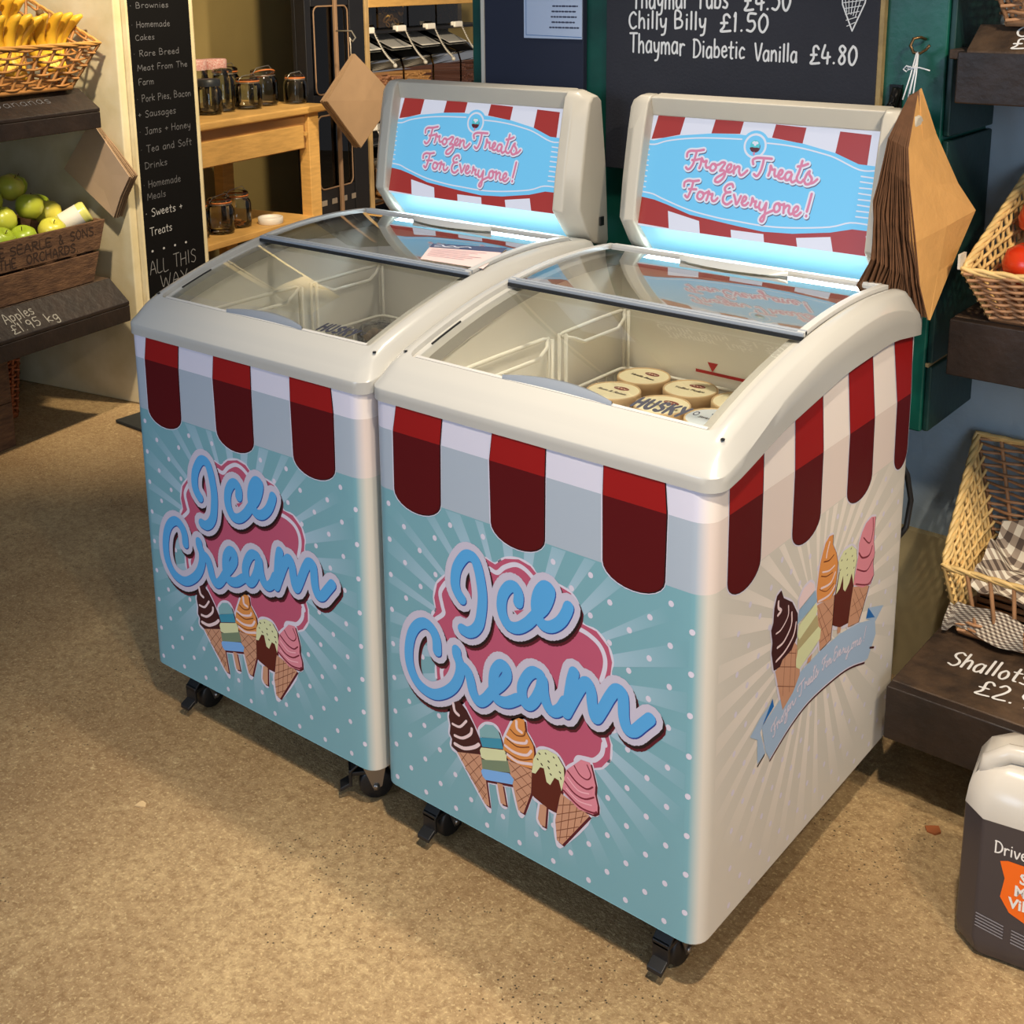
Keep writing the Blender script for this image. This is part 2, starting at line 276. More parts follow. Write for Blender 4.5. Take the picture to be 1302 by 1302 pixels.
# ---- printed artwork, tenths of a millimetre on each face
FRONT_ART=[('P',2,'pink',0,[(2400,5820),(2580,5780),(2770,5930),(3030,6000),(3250,5960),(3390,5850),(3750,5820),(3970,5770),(4110,5620),(4180,5360),(4420,5330),(4620,5160),(4690,4950),(4660,4720),(4800,4000),(4630,3820),(4680,3650),(4680,3640),(4670,3420),(4530,3220),(4310,3100),(4030,2830),(3780,2900),(3440,2660),(3030,2570),(2560,2740),(2240,2760),(1940,3110),(1910,3380),(1580,3390),(1360,3390),(1340,3650),(1460,3840),(1280,4480),(1370,4620),(1330,4830),(1400,5090),(1580,5280),(1800,5510)]),('S',1,'white',60,[(2400,5820),(2580,5780),(2770,5930),(3030,6000),(3250,5960),(3390,5850),(3750,5820),(3970,5770),(4110,5620),(4180,5360),(4420,5330),(4620,5160),(4690,4950),(4660,4720),(4800,4000),(4630,3820),(4680,3650),(4680,3640),(4670,3420),(4530,3220),(4310,3100),(4030,2830),(3780,2900),(3440,2660),(3030,2570),(2560,2740),(2240,2760),(1940,3110),(1910,3380),(1580,3390),(1360,3390),(1340,3650),(1460,3840),(1280,4480),(1370,4620),(1330,4830),(1400,5090),(1580,5280),(1800,5510),(2400,5820)]),('S',3,'white',75,[(2480,5680),(2620,5660),(2760,5790),(2970,5900),(3150,5880),(3310,5780)]),('S',3,'white',75,[(1580,5160),(1460,4960),(1500,4740),(1520,4620),(1360,4470)]),('S',3,'white',75,[(1540,3770),(1450,3610),(1470,3430)]),('S',3,'white',75,[(4070,5270),(4270,5240),(4460,5150),(4560,5000),(4570,4820),(4510,4590)]),('S',3,'white',75,[(4520,3770),(4590,3610),(4560,3610),(4530,3440),(4400,3280),(4260,3240),(4120,3200),(4070,3120)]),('S',3,'white',60,[(1830,3180),(1940,3140),(2000,3000)]),('S',4,'maroon',430,[(1958,4928),(1858,5038),(1828,5188),(1868,5408),(1988,5608),(2098,5698),(2228,5678),(2308,5518),(2358,5288),(2378,5088),(2358,4868),(2308,4638),(2208,4488),(2078,4408),(1958,4418)]),('S',4,'maroon',430,[(3068,5238),(3078,5368),(3008,5468),(2888,5428),(2778,5258),(2748,5048),(2798,4888),(2908,4798),(3068,4828),(3248,4968),(3398,5148),(3538,5298),(3628,5478),(3658,5628),(3558,5658),(3448,5518),(3398,5318),(3428,5148),(3528,5038),(3678,5058),(3838,5188),(3938,5348),(3988,5478)]),('S',4,'maroon',430,[(1418,3848),(1408,4048),(1318,4198),(1168,4248),(998,4148),(868,3948),(798,3668),(808,3398),(908,3188),(1078,3068),(1318,3048),(1558,3168),(1758,3358),(1878,3588),(1898,3788),(1838,3918),(1828,4008)]),('S',4,'maroon',430,[(1898,3788),(2038,3738),(2108,3598),(2158,3408),(2268,3298),(2408,3388),(2568,3598),(2728,3768),(2838,3938),(2818,4078),(2718,4088),(2608,3948),(2568,3758),(2578,3568),(2668,3478),(2848,3508),(3048,3648)]),('S',4,'maroon',430,[(3468,4208),(3348,4208),(3228,4088),(3128,3868),(3148,3678),(3238,3618),(3358,3728),(3468,3948),(3518,4148),(3538,3948),(3598,3768),(3708,3698),(3838,3788),(3928,3948)]),('S',4,'maroon',430,[(4088,4478),(4038,4298),(3998,4048),(3948,3768)]),('S',4,'maroon',430,[(3948,3768),(4088,4058),(4218,4308),(4318,4408),(4388,4288),(4408,4098),(4468,3898),(4588,4088),(4708,4328),(4818,4488),(4918,4468),(4938,4308),(4948,4108),(5008,3948),(5118,3958),(5258,4118),(5378,4258)]),('S',5,'black',425,[(1938,4962),(1838,5072),(1808,5222),(1848,5442),(1968,5642),(2078,5732),(2208,5712),(2288,5552),(2338,5322),(2358,5122),(2338,4902),(2288,4672),(2188,4522),(2058,4442),(1938,4452)]),('S',5,'black',425,[(3048,5272),(3058,5402),(2988,5502),(2868,5462),(2758,5292),(2728,5082),(2778,4922),(2888,4832),(3048,4862),(3228,5002),(3378,5182),(3518,5332),(3608,5512),(3638,5662),(3538,5692),(3428,5552),(3378,5352),(3408,5182),(3508,5072),(3658,5092),(3818,5222),(3918,5382),(3968,5512)]),('S',5,'black',425,[(1398,3882),(1388,4082),(1298,4232),(1148,4282),(978,4182),(848,3982),(778,3702),(788,3432),(888,3222),(1058,3102),(1298,3082),(1538,3202),(1738,3392),(1858,3622),(1878,3822),(1818,3952),(1808,4042)]),('S',5,'black',425,[(1878,3822),(2018,3772),(2088,3632),(2138,3442),(2248,3332),(2388,3422),(2548,3632),(2708,3802),(2818,3972),(2798,4112),(2698,4122),(2588,3982),(2548,3792),(2558,3602),(2648,3512),(2828,3542),(3028,3682)]),('S',5,'black',425,[(3448,4242),(3328,4242),(3208,4122),(3108,3902),(3128,3712),(3218,3652),(3338,3762),(3448,3982),(3498,4182),(3518,3982),(3578,3802),(3688,3732),(3818,3822),(3908,3982)]),('S',5,'black',425,[(4068,4512),(4018,4332),(3978,4082),(3928,3802)]),('S',5,'black',425,[(3928,3802),(4068,4092),(4198,4342),(4298,4442),(4368,4322),(4388,4132),(4448,3932),(4568,4122),(4688,4362),(4798,4522),(4898,4502),(4918,4342),(4928,4142),(4988,3982),(5098,3992),(5238,4152),(5358,4292)]),('S',6,'lavend',425,[(1910,5000),(1810,5110),(1780,5260),(1820,5480),(1940,5680),(2050,5770),(2180,5750),(2260,5590),(2310,5360),(2330,5160),(2310,4940),(2260,4710),(2160,4560),(2030,4480),(1910,4490)]),('S',6,'lavend',425,[(3020,5310),(3030,5440),(2960,5540),(2840,5500),(2730,5330),(2700,5120),(2750,4960),(2860,4870),(3020,4900),(3200,5040),(3350,5220),(3490,5370),(3580,5550),(3610,5700),(3510,5730),(3400,5590),(3350,5390),(3380,5220),(3480,5110),(3630,5130),(3790,5260),(3890,5420),(3940,5550)]),('S',6,'lavend',425,[(1370,3920),(1360,4120),(1270,4270),(1120,4320),(950,4220),(820,4020),(750,3740),(760,3470),(860,3260),(1030,3140),(1270,3120),(1510,3240),(1710,3430),(1830,3660),(1850,3860),(1790,3990),(1780,4080)]),('S',6,'lavend',425,[(1850,3860),(1990,3810),(2060,3670),(2110,3480),(2220,3370),(2360,3460),(2520,3670),(2680,3840),(2790,4010),(2770,4150),(2670,4160),(2560,4020),(2520,3830),(2530,3640),(2620,3550),(2800,3580),(3000,3720)]),('S',6,'lavend',425,[(3420,4280),(3300,4280),(3180,4160),(3080,3940),(3100,3750),(3190,3690),(3310,3800),(3420,4020),(3470,4220),(3490,4020),(3550,3840),(3660,3770),(3790,3860),(3880,4020)]),('S',6,'lavend',425,[(4040,4550),(3990,4370),(3950,4120),(3900,3840)]),('S',6,'lavend',425,[(3900,3840),(4040,4130),(4170,4380),(4270,4480),(4340,4360),(4360,4170),(4420,3970),(4540,4160),(4660,4400),(4770,4560),(4870,4540),(4890,4380),(4900,4180),(4960,4020),(5070,4030),(5210,4190),(5330,4330)]),('S',7,'navy',192,[(1922,4984),(1822,5094),(1792,5244),(1832,5464),(1952,5664),(2062,5754),(2192,5734),(2272,5574),(2322,5344),(2342,5144),(2322,4924),(2272,4694),(2172,4544),(2042,4464),(1922,4474)]),('S',7,'navy',192,[(3032,5294),(3042,5424),(2972,5524),(2852,5484),(2742,5314),(2712,5104),(2762,4944),(2872,4854),(3032,4884),(3212,5024),(3362,5204),(3502,5354),(3592,5534),(3622,5684),(3522,5714),(3412,5574),(3362,5374),(3392,5204),(3492,5094),(3642,5114),(3802,5244),(3902,5404),(3952,5534)]),('S',7,'navy',192,[(1382,3904),(1372,4104),(1282,4254),(1132,4304),(962,4204),(832,4004),(762,3724),(772,3454),(872,3244),(1042,3124),(1282,3104),(1522,3224),(1722,3414),(1842,3644),(1862,3844),(1802,3974),(1792,4064)]),('S',7,'navy',192,[(1862,3844),(2002,3794),(2072,3654),(2122,3464),(2232,3354),(2372,3444),(2532,3654),(2692,3824),(2802,3994),(2782,4134),(2682,4144),(2572,4004),(2532,3814),(2542,3624),(2632,3534),(2812,3564),(3012,3704)]),('S',7,'navy',192,[(3432,4264),(3312,4264),(3192,4144),(3092,3924),(3112,3734),(3202,3674),(3322,3784),(3432,4004),(3482,4204),(3502,4004),(3562,3824),(3672,3754),(3802,3844),(3892,4004)]),('S',7,'navy',192,[(4052,4534),(4002,4354),(3962,4104),(3912,3824)]),('S',7,'navy',192,[(3912,3824),(4052,4114),(4182,4364),(4282,4464),(4352,4344),(4372,4154),(4432,3954),(4552,4144),(4672,4384),(4782,4544),(4882,4524),(4902,4364),(4912,4164),(4972,4004),(5082,4014),(5222,4174),(5342,4314)]),('S',8,'blue',188,[(1910,5000),(1810,5110),(1780,5260),(1820,5480),(1940,5680),(2050,5770),(2180,5750),(2260,5590),(2310,5360),(2330,5160),(2310,4940),(2260,4710),(2160,4560),(2030,4480),(1910,4490)]),('S',8,'blue',188,[(3020,5310),(3030,5440),(2960,5540),(2840,5500),(2730,5330),(2700,5120),(2750,4960),(2860,4870),(3020,4900),(3200,5040),(3350,5220),(3490,5370),(3580,5550),(3610,5700),(3510,5730),(3400,5590),(3350,5390),(3380,5220),(3480,5110),(3630,5130),(3790,5260),(3890,5420),(3940,5550)]),('S',8,'blue',188,[(1370,3920),(1360,4120),(1270,4270),(1120,4320),(950,4220),(820,4020),(750,3740),(760,3470),(860,3260),(1030,3140),(1270,3120),(1510,3240),(1710,3430),(1830,3660),(1850,3860),(1790,3990),(1780,4080)]),('S',8,'blue',188,[(1850,3860),(1990,3810),(2060,3670),(2110,3480),(2220,3370),(2360,3460),(2520,3670),(2680,3840),(2790,4010),(2770,4150),(2670,4160),(2560,4020),(2520,3830),(2530,3640),(2620,3550),(2800,3580),(3000,3720)]),('S',8,'blue',188,[(3420,4280),(3300,4280),(3180,4160),(3080,3940),(3100,3750),(3190,3690),(3310,3800),(3420,4020),(3470,4220),(3490,4020),(3550,3840),(3660,3770),(3790,3860),(3880,4020)]),('S',8,'blue',188,[(4040,4550),(3990,4370),(3950,4120),(3900,3840)]),('S',8,'blue',188,[(3900,3840),(4040,4130),(4170,4380),(4270,4480),(4340,4360),(4360,4170),(4420,3970),(4540,4160),(4660,4400),(4770,4560),(4870,4540),(4890,4380),(4900,4180),(4960,4020),(5070,4030),(5210,4190),(5330,4330)]),('P',7,'pink',0,[(2940,5150),(3130,5230),(3000,5100)]),('S',4,'white',75,[(1750,2280),(2230,2440),(2310,2260),(2410,1590),(2320,1600),(1750,2280)]),('P',5,'maroon',0,[(1785,2258),(2265,2418),(2345,2238),(2445,1568),(2355,1578)]),('S',4,'white',75,[(1630,3060),(1590,2850),(1620,2700),(1600,2550),(1650,2470),(1630,2340),(1760,2290),(2200,2440),(2250,2610),(2190,2750),(2090,2920),(1930,3130),(1810,3220),(1720,3160),(1630,3060)]),('P',5,'maroon',0,[(1665,3038),(1625,2828),(1655,2678),(1635,2528),(1685,2448),(1665,2318),(1795,2268),(2235,2418),(2285,2588),(2225,2728),(2125,2898),(1965,3108),(1845,3198),(1755,3138)]),('S',4,'white',75,[(2780,2580),(3260,2620),(3240,2210),(3090,1790),(2990,1800),(2780,2580)]),('P',5,'maroon',0,[(2815,2558),(3295,2598),(3275,2188),(3125,1768),(3025,1778)]),('S',4,'white',75,[(3010,3400),(3120,3410),(3140,3240),(3200,3170),(3290,3050),(3310,2920),(3260,2640),(3030,2600),(2790,2610),(2700,2730),(2730,2930),(2830,3160),(2910,3320),(3010,3400)]),('P',5,'maroon',0,[(3045,3378),(3155,3388),(3175,3218),(3235,3148),(3325,3028),(3345,2898),(3295,2618),(3065,2578),(2825,2588),(2735,2708),(2765,2908),(2865,3138),(2945,3298)]),('S',4,'white',75,[(3260,2580),(3290,2820),(3390,3020),(3540,3090),(3730,3080),(3860,2930),(3870,2740),(3810,2470),(3700,2110),(3530,2110),(3260,2190),(3260,2580)]),('P',5,'maroon',0,[(3295,2558),(3325,2798),(3425,2998),(3575,3068),(3765,3058),(3895,2908),(3905,2718),(3845,2448),(3735,2088),(3565,2088),(3295,2168)]),('S',4,'white',75,[(3800,2470),(4330,2330),(3830,1600),(3730,1630),(3700,1960),(3800,2470)]),('P',5,'maroon',0,[(3835,2448),(4365,2308),(3865,1578),(3765,1608),(3735,1938)]),('S',4,'white',75,[(4050,3060),(4170,3190),(4330,3210),(4380,3060),(4430,2880),(4420,2740),(4470,2570),(4470,2450),(4390,2380),(4130,2350),(3850,2510),(3830,2630),(3910,2910),(4050,3060)]),('P',5,'maroon',0,[(4085,3038),(4205,3168),(4365,3188),(4415,3038),(4465,2858),(4455,2718),(4505,2548),(4505,2428),(4425,2358),(4165,2328),(3885,2488),(3865,2608),(3945,2888)]),('S',4,'white',75,[(2240,2740),(2230,2880),(2350,3020),(2510,3070),(2610,3010),(2710,2760),(2780,2600),(2830,2390),(2910,2280),(2870,2180),(2340,2030),(2250,2180),(2230,2500),(2240,2740)]),('P',5,'maroon',0,[(2275,2718),(2265,2858),(2385,2998),(2545,3048),(2645,2988),(2745,2738),(2815,2578),(2865,2368),(2945,2258),(2905,2158),(2375,2008),(2285,2158),(2265,2478)]),('S',4,'white',75,[(2570,2090),(2680,2110),(2750,1770),(2640,1760),(2570,2090)]),('P',5,'maroon',0,[(2605,2068),(2715,2088),(2785,1748),(2675,1738)]),('S',4,'white',75,[(3410,2100),(3540,2140),(3510,1750),(3420,1750),(3370,1830),(3410,2100)]),('P',5,'maroon',0,[(3445,2078),(3575,2118),(3545,1728),(3455,1728),(3405,1808)]),('P',6,'waffle',0,[(1750,2280),(2230,2440),(2310,2260),(2410,1590),(2320,1600)]),('S',7,'wline',12,[(1840,2170),(1950,2340)]),('S',7,'wline',12,[(1920,2090),(2200,2400)]),('S',7,'wline',12,[(2010,1980),(2250,2280)]),('S',7,'wline',12,[(2110,1860),(2290,2130)]),('S',7,'wline',12,[(2190,1750),(2320,1950)]),('S',7,'wline',12,[(2270,1660),(2350,1800)]),('S',7,'wline',12,[(1810,2290),(2340,1890)]),('S',7,'wline',12,[(2010,2360),(2290,2150)]),('S',7,'wline',12,[(2030,1940),(2350,1710)]),('S',7,'wline',12,[(1920,2060),(2330,1770)]),('P',6,'waffle',0,[(2780,2580),(3260,2620),(3240,2210),(3090,1790),(2990,1800)]),('S',7,'wline',12,[(2870,2410),(3080,2640)]),('S',7,'wline',12,[(2920,2290),(3230,2570)]),('S',7,'wline',12,[(2950,2120),(3240,2390)]),('S',7,'wline',12,[(2980,1950),(3230,2200)]),('S',7,'wline',12,[(3020,1850),(3150,2030)]),('S',7,'wline',12,[(2820,2550),(3240,2300)]),('S',7,'wline',12,[(3030,2610),(3260,2470)]),('S',7,'wline',12,[(2900,2330),(3200,2120)]),('S',7,'wline',12,[(2950,2120),(3140,1950)]),('P',6,'waffle',0,[(3800,2470),(4330,2330),(3830,1600),(3730,1630),(3700,1960)]),('S',7,'wline',12,[(3760,2240),(4100,2420)]),('S',7,'wline',12,[(3730,2070),(4220,2370)]),('S',7,'wline',12,[(3710,1920),(4270,2300)]),('S',7,'wline',12,[(3720,1790),(4130,2050)]),('S',7,'wline',12,[(3730,1670),(3980,1820)]),('S',7,'wline',12,[(3860,2420),(3780,1640)]),('S',7,'wline',12,[(3980,2410),(3910,1740)]),('S',7,'wline',12,[(4100,2380),(4040,1920)]),('S',7,'wline',12,[(4220,2340),(4170,2140)]),('P',6,'waffle',0,[(2570,2090),(2680,2110),(2750,1770),(2640,1760)]),('P',6,'waffle',0,[(3410,2100),(3540,2140),(3510,1750),(3420,1750),(3370,1830)]),('P',8,'choc',0,[(1630,3060),(1590,2850),(1620,2700),(1600,2550),(1650,2470),(1630,2340),(1760,2290),(2200,2440),(2250,2610),(2190,2750),(2090,2920),(1930,3130),(1810,3220),(1720,3160)]),('S',9,'cream',54,[(1690,3120),(1720,3000),(1800,2960)]),('S',9,'cream',42,[(1670,2750),(1820,2760),(1960,2920)]),('S',9,'cream',48,[(1710,2560),(1870,2580),(2040,2720),(2070,2830)]),('S',9,'cream',61,[(1710,2410),(1900,2410),(2110,2520),(2210,2610)]),('P',8,'orange',0,[(3010,3400),(3120,3410),(3140,3240),(3200,3170),(3290,3050),(3310,2920),(3260,2640),(3030,2600),(2790,2610),(2700,2730),(2730,2930),(2830,3160),(2910,3320)]),('S',9,'cream',48,[(2970,3330),(2980,3210),(3070,3180)]),('S',9,'cream',42,[(2770,2990),(2930,2960),(3130,3020),(3170,3080)]),('S',9,'cream',45,[(2740,2820),(2930,2780),(3160,2830),(3250,2940)]),('S',9,'cream',48,[(2770,2690),(2980,2640),(3260,2720)]),('S',9,'brown',22,[(2850,3140),(2970,3090),(3110,3140),(3140,3230)]),('S',9,'brown',22,[(2780,2950),(2980,2900),(3210,2990)]),('S',9,'brown',19,[(2740,2720),(3030,2700),(3270,2810)]),('P',8,'choc2',0,[(3260,2580),(3290,2820),(3390,3020),(3540,3090),(3730,3080),(3860,2930),(3870,2740),(3810,2470),(3700,2110),(3530,2110),(3260,2190)]),('P',9,'pale',0,[(3260,2580),(3290,2820),(3390,3020),(3540,3090),(3730,3080),(3860,2930),(3870,2740),(3820,2510),(3770,2670),(3690,2680),(3610,2520),(3540,2540),(3490,2750),(3420,2740),(3330,2590)]),('S',10,'black',22,[(3400,2970),(3420,2960)]),('S',10,'black',22,[(3520,3020),(3530,3010)]),('S',10,'black',22,[(3670,3020),(3680,3010)]),('S',10,'black',22,[(3370,2860),(3380,2850)]),('S',10,'black',22,[(3570,2910),(3590,2900)]),('S',10,'black',22,[(3440,2810),(3460,2790)]),('S',10,'black',22,[(3720,2910),(3730,2900)]),('S',10,'black',22,[(3570,2810),(3590,2790)]),('S',10,'black',22,[(3780,2820),(3800,2810)]),('S',10,'black',22,[(3610,2710),(3630,2700)]),('S',10,'black',22,[(3800,2730),(3810,2710)]),('P',8,'pinkl',0,[(4050,3060),(4170,3190),(4330,3210),(4380,3060),(4430,2880),(4420,2740),(4470,2570),(4470,2450),(4390,2380),(4130,2350),(3850,2510),(3830,2630),(3910,2910)]),('S',9,'maroon2',27,[(3930,2900),(4100,2780),(4270,2750),(4380,2830)]),('S',9,'maroon2',27,[(3880,2700),(4050,2580),(4240,2570),(4400,2670)]),('S',9,'maroon2',20,[(4050,3040),(4150,2930),(4280,2910),(4350,3010),(4280,3150)]),('S',9,'maroon2',31,[(3860,2540),(4150,2400),(4390,2410),(4450,2450)]),('S',9,'pinkp',20,[(3930,2790),(4120,2660),(4310,2690)]),('S',9,'pinkp',20,[(3910,2600),(4120,2490),(4360,2520)]),('P',8,'lgrey',0,[(2240,2750),(2230,2880),(2350,3020),(2510,3070),(2610,3010),(2660,2900)]),('P',8,'lteal',0,[(2230,2740),(2660,2900),(2710,2740),(2280,2600)]),('P',9,'pale',0,[(2230,2520),(2260,2580),(2720,2730),(2770,2700),(2770,2560),(2350,2400),(2260,2400)]),('P',8,'lgreen',0,[(2260,2370),(2790,2580),(2840,2390),(2280,2190)]),('P',9,'lblue',0,[(2250,2160),(2280,2210),(2820,2370),(2910,2300),(2880,2200),(2340,2040),(2280,2080)])]
SIDE_ART=[('P',5,'banner',0,[(1640,3690),(2210,3870),(2810,4010),(3500,4050),(4240,4020),(4980,3880),(5650,3670),(5730,3350),(5450,3020),(5300,3030),(4670,3220),(4000,3310),(3170,3340),(2550,3230),(1940,3010),(1790,3220)]),('P',4,'banner',0,[(1580,3870),(1950,3950),(1660,3680),(1600,3630),(1790,3190),(1550,3140),(1520,3550),(1290,3710)]),('P',4,'banner',0,[(5340,4000),(6000,3770),(5690,3610),(5270,3830)]),('P',6,'dblue',0,[(1950,4000),(2000,3850),(1660,3710)]),('P',6,'dblue',0,[(5340,4000),(5640,3700),(5270,3840)]),('S',6,'white',22,[(5300,3030),(4670,3220),(4000,3310),(3170,3340),(2550,3230),(1940,3010)]),('S',7,'maroonk',32,[(5306,3002),(4676,3192),(4006,3282),(3176,3312),(2556,3202),(1946,2982)]),('S',6,'black',30,[(1760,3180),(1560,3100)]),('S',6,'maroonk',36,[(5510,3190),(5680,3120)]),('S',4,'white',60,[(1990,4420),(2170,4480),(2490,4720),(2780,4420),(2820,3980),(2620,3780),(2290,3640),(1990,4420)]),('S',4,'white',60,[(2060,5680),(2140,5530),(2430,5340),(2630,5070),(2640,4920),(2640,4680),(2500,4540),(2210,4510),(2130,4430),(1940,4460),(1840,4790),(1860,4940),(1800,5160),(1860,5260),(1870,5480),(1940,5640),(2060,5680)]),('S',4,'white',60,[(3310,4910),(3930,4830),(3910,4360),(3870,4080),(3490,4060),(3310,4910)]),('S',4,'white',60,[(3760,5910),(3760,5750),(3910,5550),(3990,5350),(3970,5110),(3940,4910),(3790,4820),(3310,4950),(3270,5170),(3300,5380),(3350,5600),(3420,5740),(3500,5870),(3630,5930),(3760,5910)]),('S',4,'white',60,[(4640,4670),(5300,4420),(5080,4080),(4950,3910),(4520,4010),(4640,4670)]),('S',4,'white',60,[(5400,5620),(5380,5390),(5380,5180),(5450,4960),(5410,4790),(5470,4550),(5350,4430),(5020,4500),(4640,4710),(4710,4900),(4780,5150),(4780,5380),(4880,5530),(5020,5640),(5230,5670),(5400,5620)]),('S',4,'white',60,[(3950,4820),(4080,5150),(4010,5360),(4190,5470),(4490,5450),(4680,5310),(4730,5120),(4660,4920),(4640,4650),(4610,4520),(4510,4090),(4200,4150),(3920,4310),(3950,4820)]),('S',4,'white',60,[(2670,5290),(2810,5400),(3030,5420),(3170,5320),(3210,5200),(3290,5120),(3370,4750),(3500,4470),(3480,4230),(2860,4070),(2690,4150),(2640,4480),(2660,4690),(2660,4910),(2670,5290)]),('P',4.5,'black',0,[(2086,5666),(2166,5516),(2456,5326),(2656,5056),(2666,4906),(2666,4666),(2526,4526),(2236,4496),(2156,4416),(1966,4446),(1866,4776),(1886,4926),(1826,5146),(1886,5246),(1896,5466),(1966,5626)]),('P',4.5,'black',0,[(3336,4896),(3956,4816),(3936,4346),(3896,4066),(3516,4046)]),('P',4.5,'black',0,[(3786,5896),(3786,5736),(3936,5536),(4016,5336),(3996,5096),(3966,4896),(3816,4806),(3336,4936),(3296,5156),(3326,5366),(3376,5586),(3446,5726),(3526,5856),(3656,5916)]),('P',4.5,'black',0,[(4666,4656),(5326,4406),(5106,4066),(4976,3896),(4546,3996)]),('P',4.5,'black',0,[(5426,5606),(5406,5376),(5406,5166),(5476,4946),(5436,4776),(5496,4536),(5376,4416),(5046,4486),(4666,4696),(4736,4886),(4806,5136),(4806,5366),(4906,5516),(5046,5626),(5256,5656)]),('P',4.5,'black',0,[(3976,4806),(4106,5136),(4036,5346),(4216,5456),(4516,5436),(4706,5296),(4756,5106),(4686,4906),(4666,4636),(4636,4506),(4536,4076),(4226,4136),(3946,4296)]),('P',6,'waffle',0,[(1990,4420),(2170,4480),(2490,4720),(2780,4420),(2820,3980),(2620,3780),(2290,3640)]),('S',7,'wline',10,[(2090,4450),(2720,4150)]),('S',7,'wline',10,[(2380,4540),(2650,4410)]),('S',7,'wline',10,[(2080,4140),(2660,3850)]),('S',7,'wline',10,[(2290,4530),(2270,3890)]),('S',7,'wline',10,[(2500,4570),(2480,3850)]),('S',7,'wline',10,[(2640,4480),(2660,3850)]),('P',6,'waffle',0,[(3310,4910),(3930,4830),(3910,4360),(3870,4080),(3490,4060)]),('S',7,'wline',10,[(3360,4870),(3810,4170)]),('S',7,'wline',10,[(3550,4850),(3920,4470)]),('S',7,'wline',10,[(3390,4630),(3900,4680)]),('S',7,'wline',10,[(3410,4400),(3900,4430)]),('S',7,'wline',10,[(3480,4210),(3860,4200)]),('S',7,'wline',10,[(3380,4680),(3730,4100)]),('P',6,'waffle',0,[(4640,4670),(5300,4420),(5080,4080),(4950,3910),(4520,4010)]),('S',7,'wline',10,[(4700,4600),(5080,4080)]),('S',7,'wline',10,[(4630,4320),(5210,4320)]),('S',7,'wline',10,[(4600,4170),(5080,4110)]),('S',7,'wline',10,[(4670,4450),(4990,3950)]),('S',7,'wline',10,[(4910,4530),(5170,4190)]),('P',6,'waffle',0,[(3070,4120),(3230,4140),(3170,4030),(3060,4040)]),('P',6,'waffle',0,[(4120,4210),(4280,4170),(4240,4050),(4120,4070)]),('P',8,'choc',0,[(2060,5680),(2140,5530),(2430,5340),(2630,5070),(2640,4920),(2640,4680),(2500,4540),(2210,4510),(2130,4430),(1940,4460),(1840,4790),(1860,4940),(1800,5160),(1860,5260),(1870,5480),(1940,5640)]),('S',9,'cream',49,[(1990,5530),(2000,5430),(2090,5350),(1990,5320)]),('S',9,'cream',27,[(2320,5330),(2320,5160),(2120,5040),(1960,5040)]),('S',9,'cream',38,[(2440,5170),(2440,4960),(2230,4800),(2020,4790)]),('S',9,'cream',38,[(2600,4940),(2530,4750),(2280,4620),(2000,4580)]),('P',8,'orange',0,[(3760,5910),(3760,5750),(3910,5550),(3990,5350),(3970,5110),(3940,4910),(3790,4820),(3310,4950),(3270,5170),(3300,5380),(3350,5600),(3420,5740),(3500,5870),(3630,5930)]),('S',9,'cream',37,[(3640,5830),(3570,5690),(3550,5610)]),('S',9,'cream',27,[(3870,5350),(3680,5340),(3440,5410)]),('S',9,'cream',37,[(3910,5220),(3750,5100),(3420,5150)]),('S',9,'cream',37,[(3930,4990),(3730,4910),(3350,4960)]),('S',9,'brown',22,[(3470,5570),(3660,5520),(3820,5550)]),('S',9,'brown',18,[(3400,5360),(3590,5280),(3810,5260)]),('S',9,'brown',14,[(3370,5150),(3620,5020),(3880,5050)]),('P',8,'choc2',0,[(4060,5160),(4650,4940),(4640,4650),(4610,4520),(4510,4090),(4200,4150),(3920,4310),(3950,4820)]),('P',9,'pale',0,[(3980,4810),(4080,5150),(4010,5360),(4190,5470),(4490,5450),(4680,5310),(4730,5120),(4660,4920),(4650,4700),(4550,4950),(4470,4810),(4330,4720),(4250,4790),(4220,5040),(4120,4860)]),('S',10,'black',20,[(4460,5400),(4480,5410)]),('S',10,'black',20,[(4260,5390),(4280,5400)]),('S',10,'black',20,[(4520,5250),(4540,5260)]),('S',10,'black',20,[(4120,5330),(4140,5340)]),('S',10,'black',20,[(4330,5260),(4350,5270)]),('S',10,'black',20,[(4590,5140),(4610,5150)]),('S',10,'black',20,[(4090,5180),(4110,5190)]),('S',10,'black',20,[(4340,5110),(4360,5120)]),('S',10,'black',20,[(4620,5010),(4630,5020)]),('S',10,'black',20,[(4370,4980),(4390,4990)]),('P',8,'pinkl',0,[(5400,5620),(5380,5390),(5380,5180),(5450,4960),(5410,4790),(5470,4550),(5350,4430),(5020,4500),(4640,4710),(4710,4900),(4780,5150),(4780,5380),(4880,5530),(5020,5640),(5230,5670)]),('S',9,'maroon2',25,[(5290,5630),(5320,5390),(5210,5220),(4950,5410)]),('S',9,'maroon2',32,[(5330,5120),(5220,5000),(4950,5060),(4800,5200)]),('S',9,'maroon2',25,[(5400,4860),(5150,4750),(4760,4930)]),('S',9,'maroon2',25,[(5440,4530),(5240,4470),(4740,4680)]),('P',8,'cream',0,[(2670,5280),(2810,5400),(3030,5420),(3170,5320),(3190,5210),(2690,5110)]),('P',8,'banner2',0,[(2690,5100),(3230,5200),(3300,4980),(2640,4880)]),('P',9,'pale',0,[(2660,4690),(2710,4840),(3260,4980),(3330,4840),(3280,4750),(2740,4590)]),('P',8,'lgreen2',0,[(2670,4620),(3330,4750),(3400,4520),(2690,4390)]),('P',9,'pale',0,[(2660,4300),(2710,4430),(3400,4520),(3490,4430),(3470,4280),(2790,4080),(2670,4170)])]
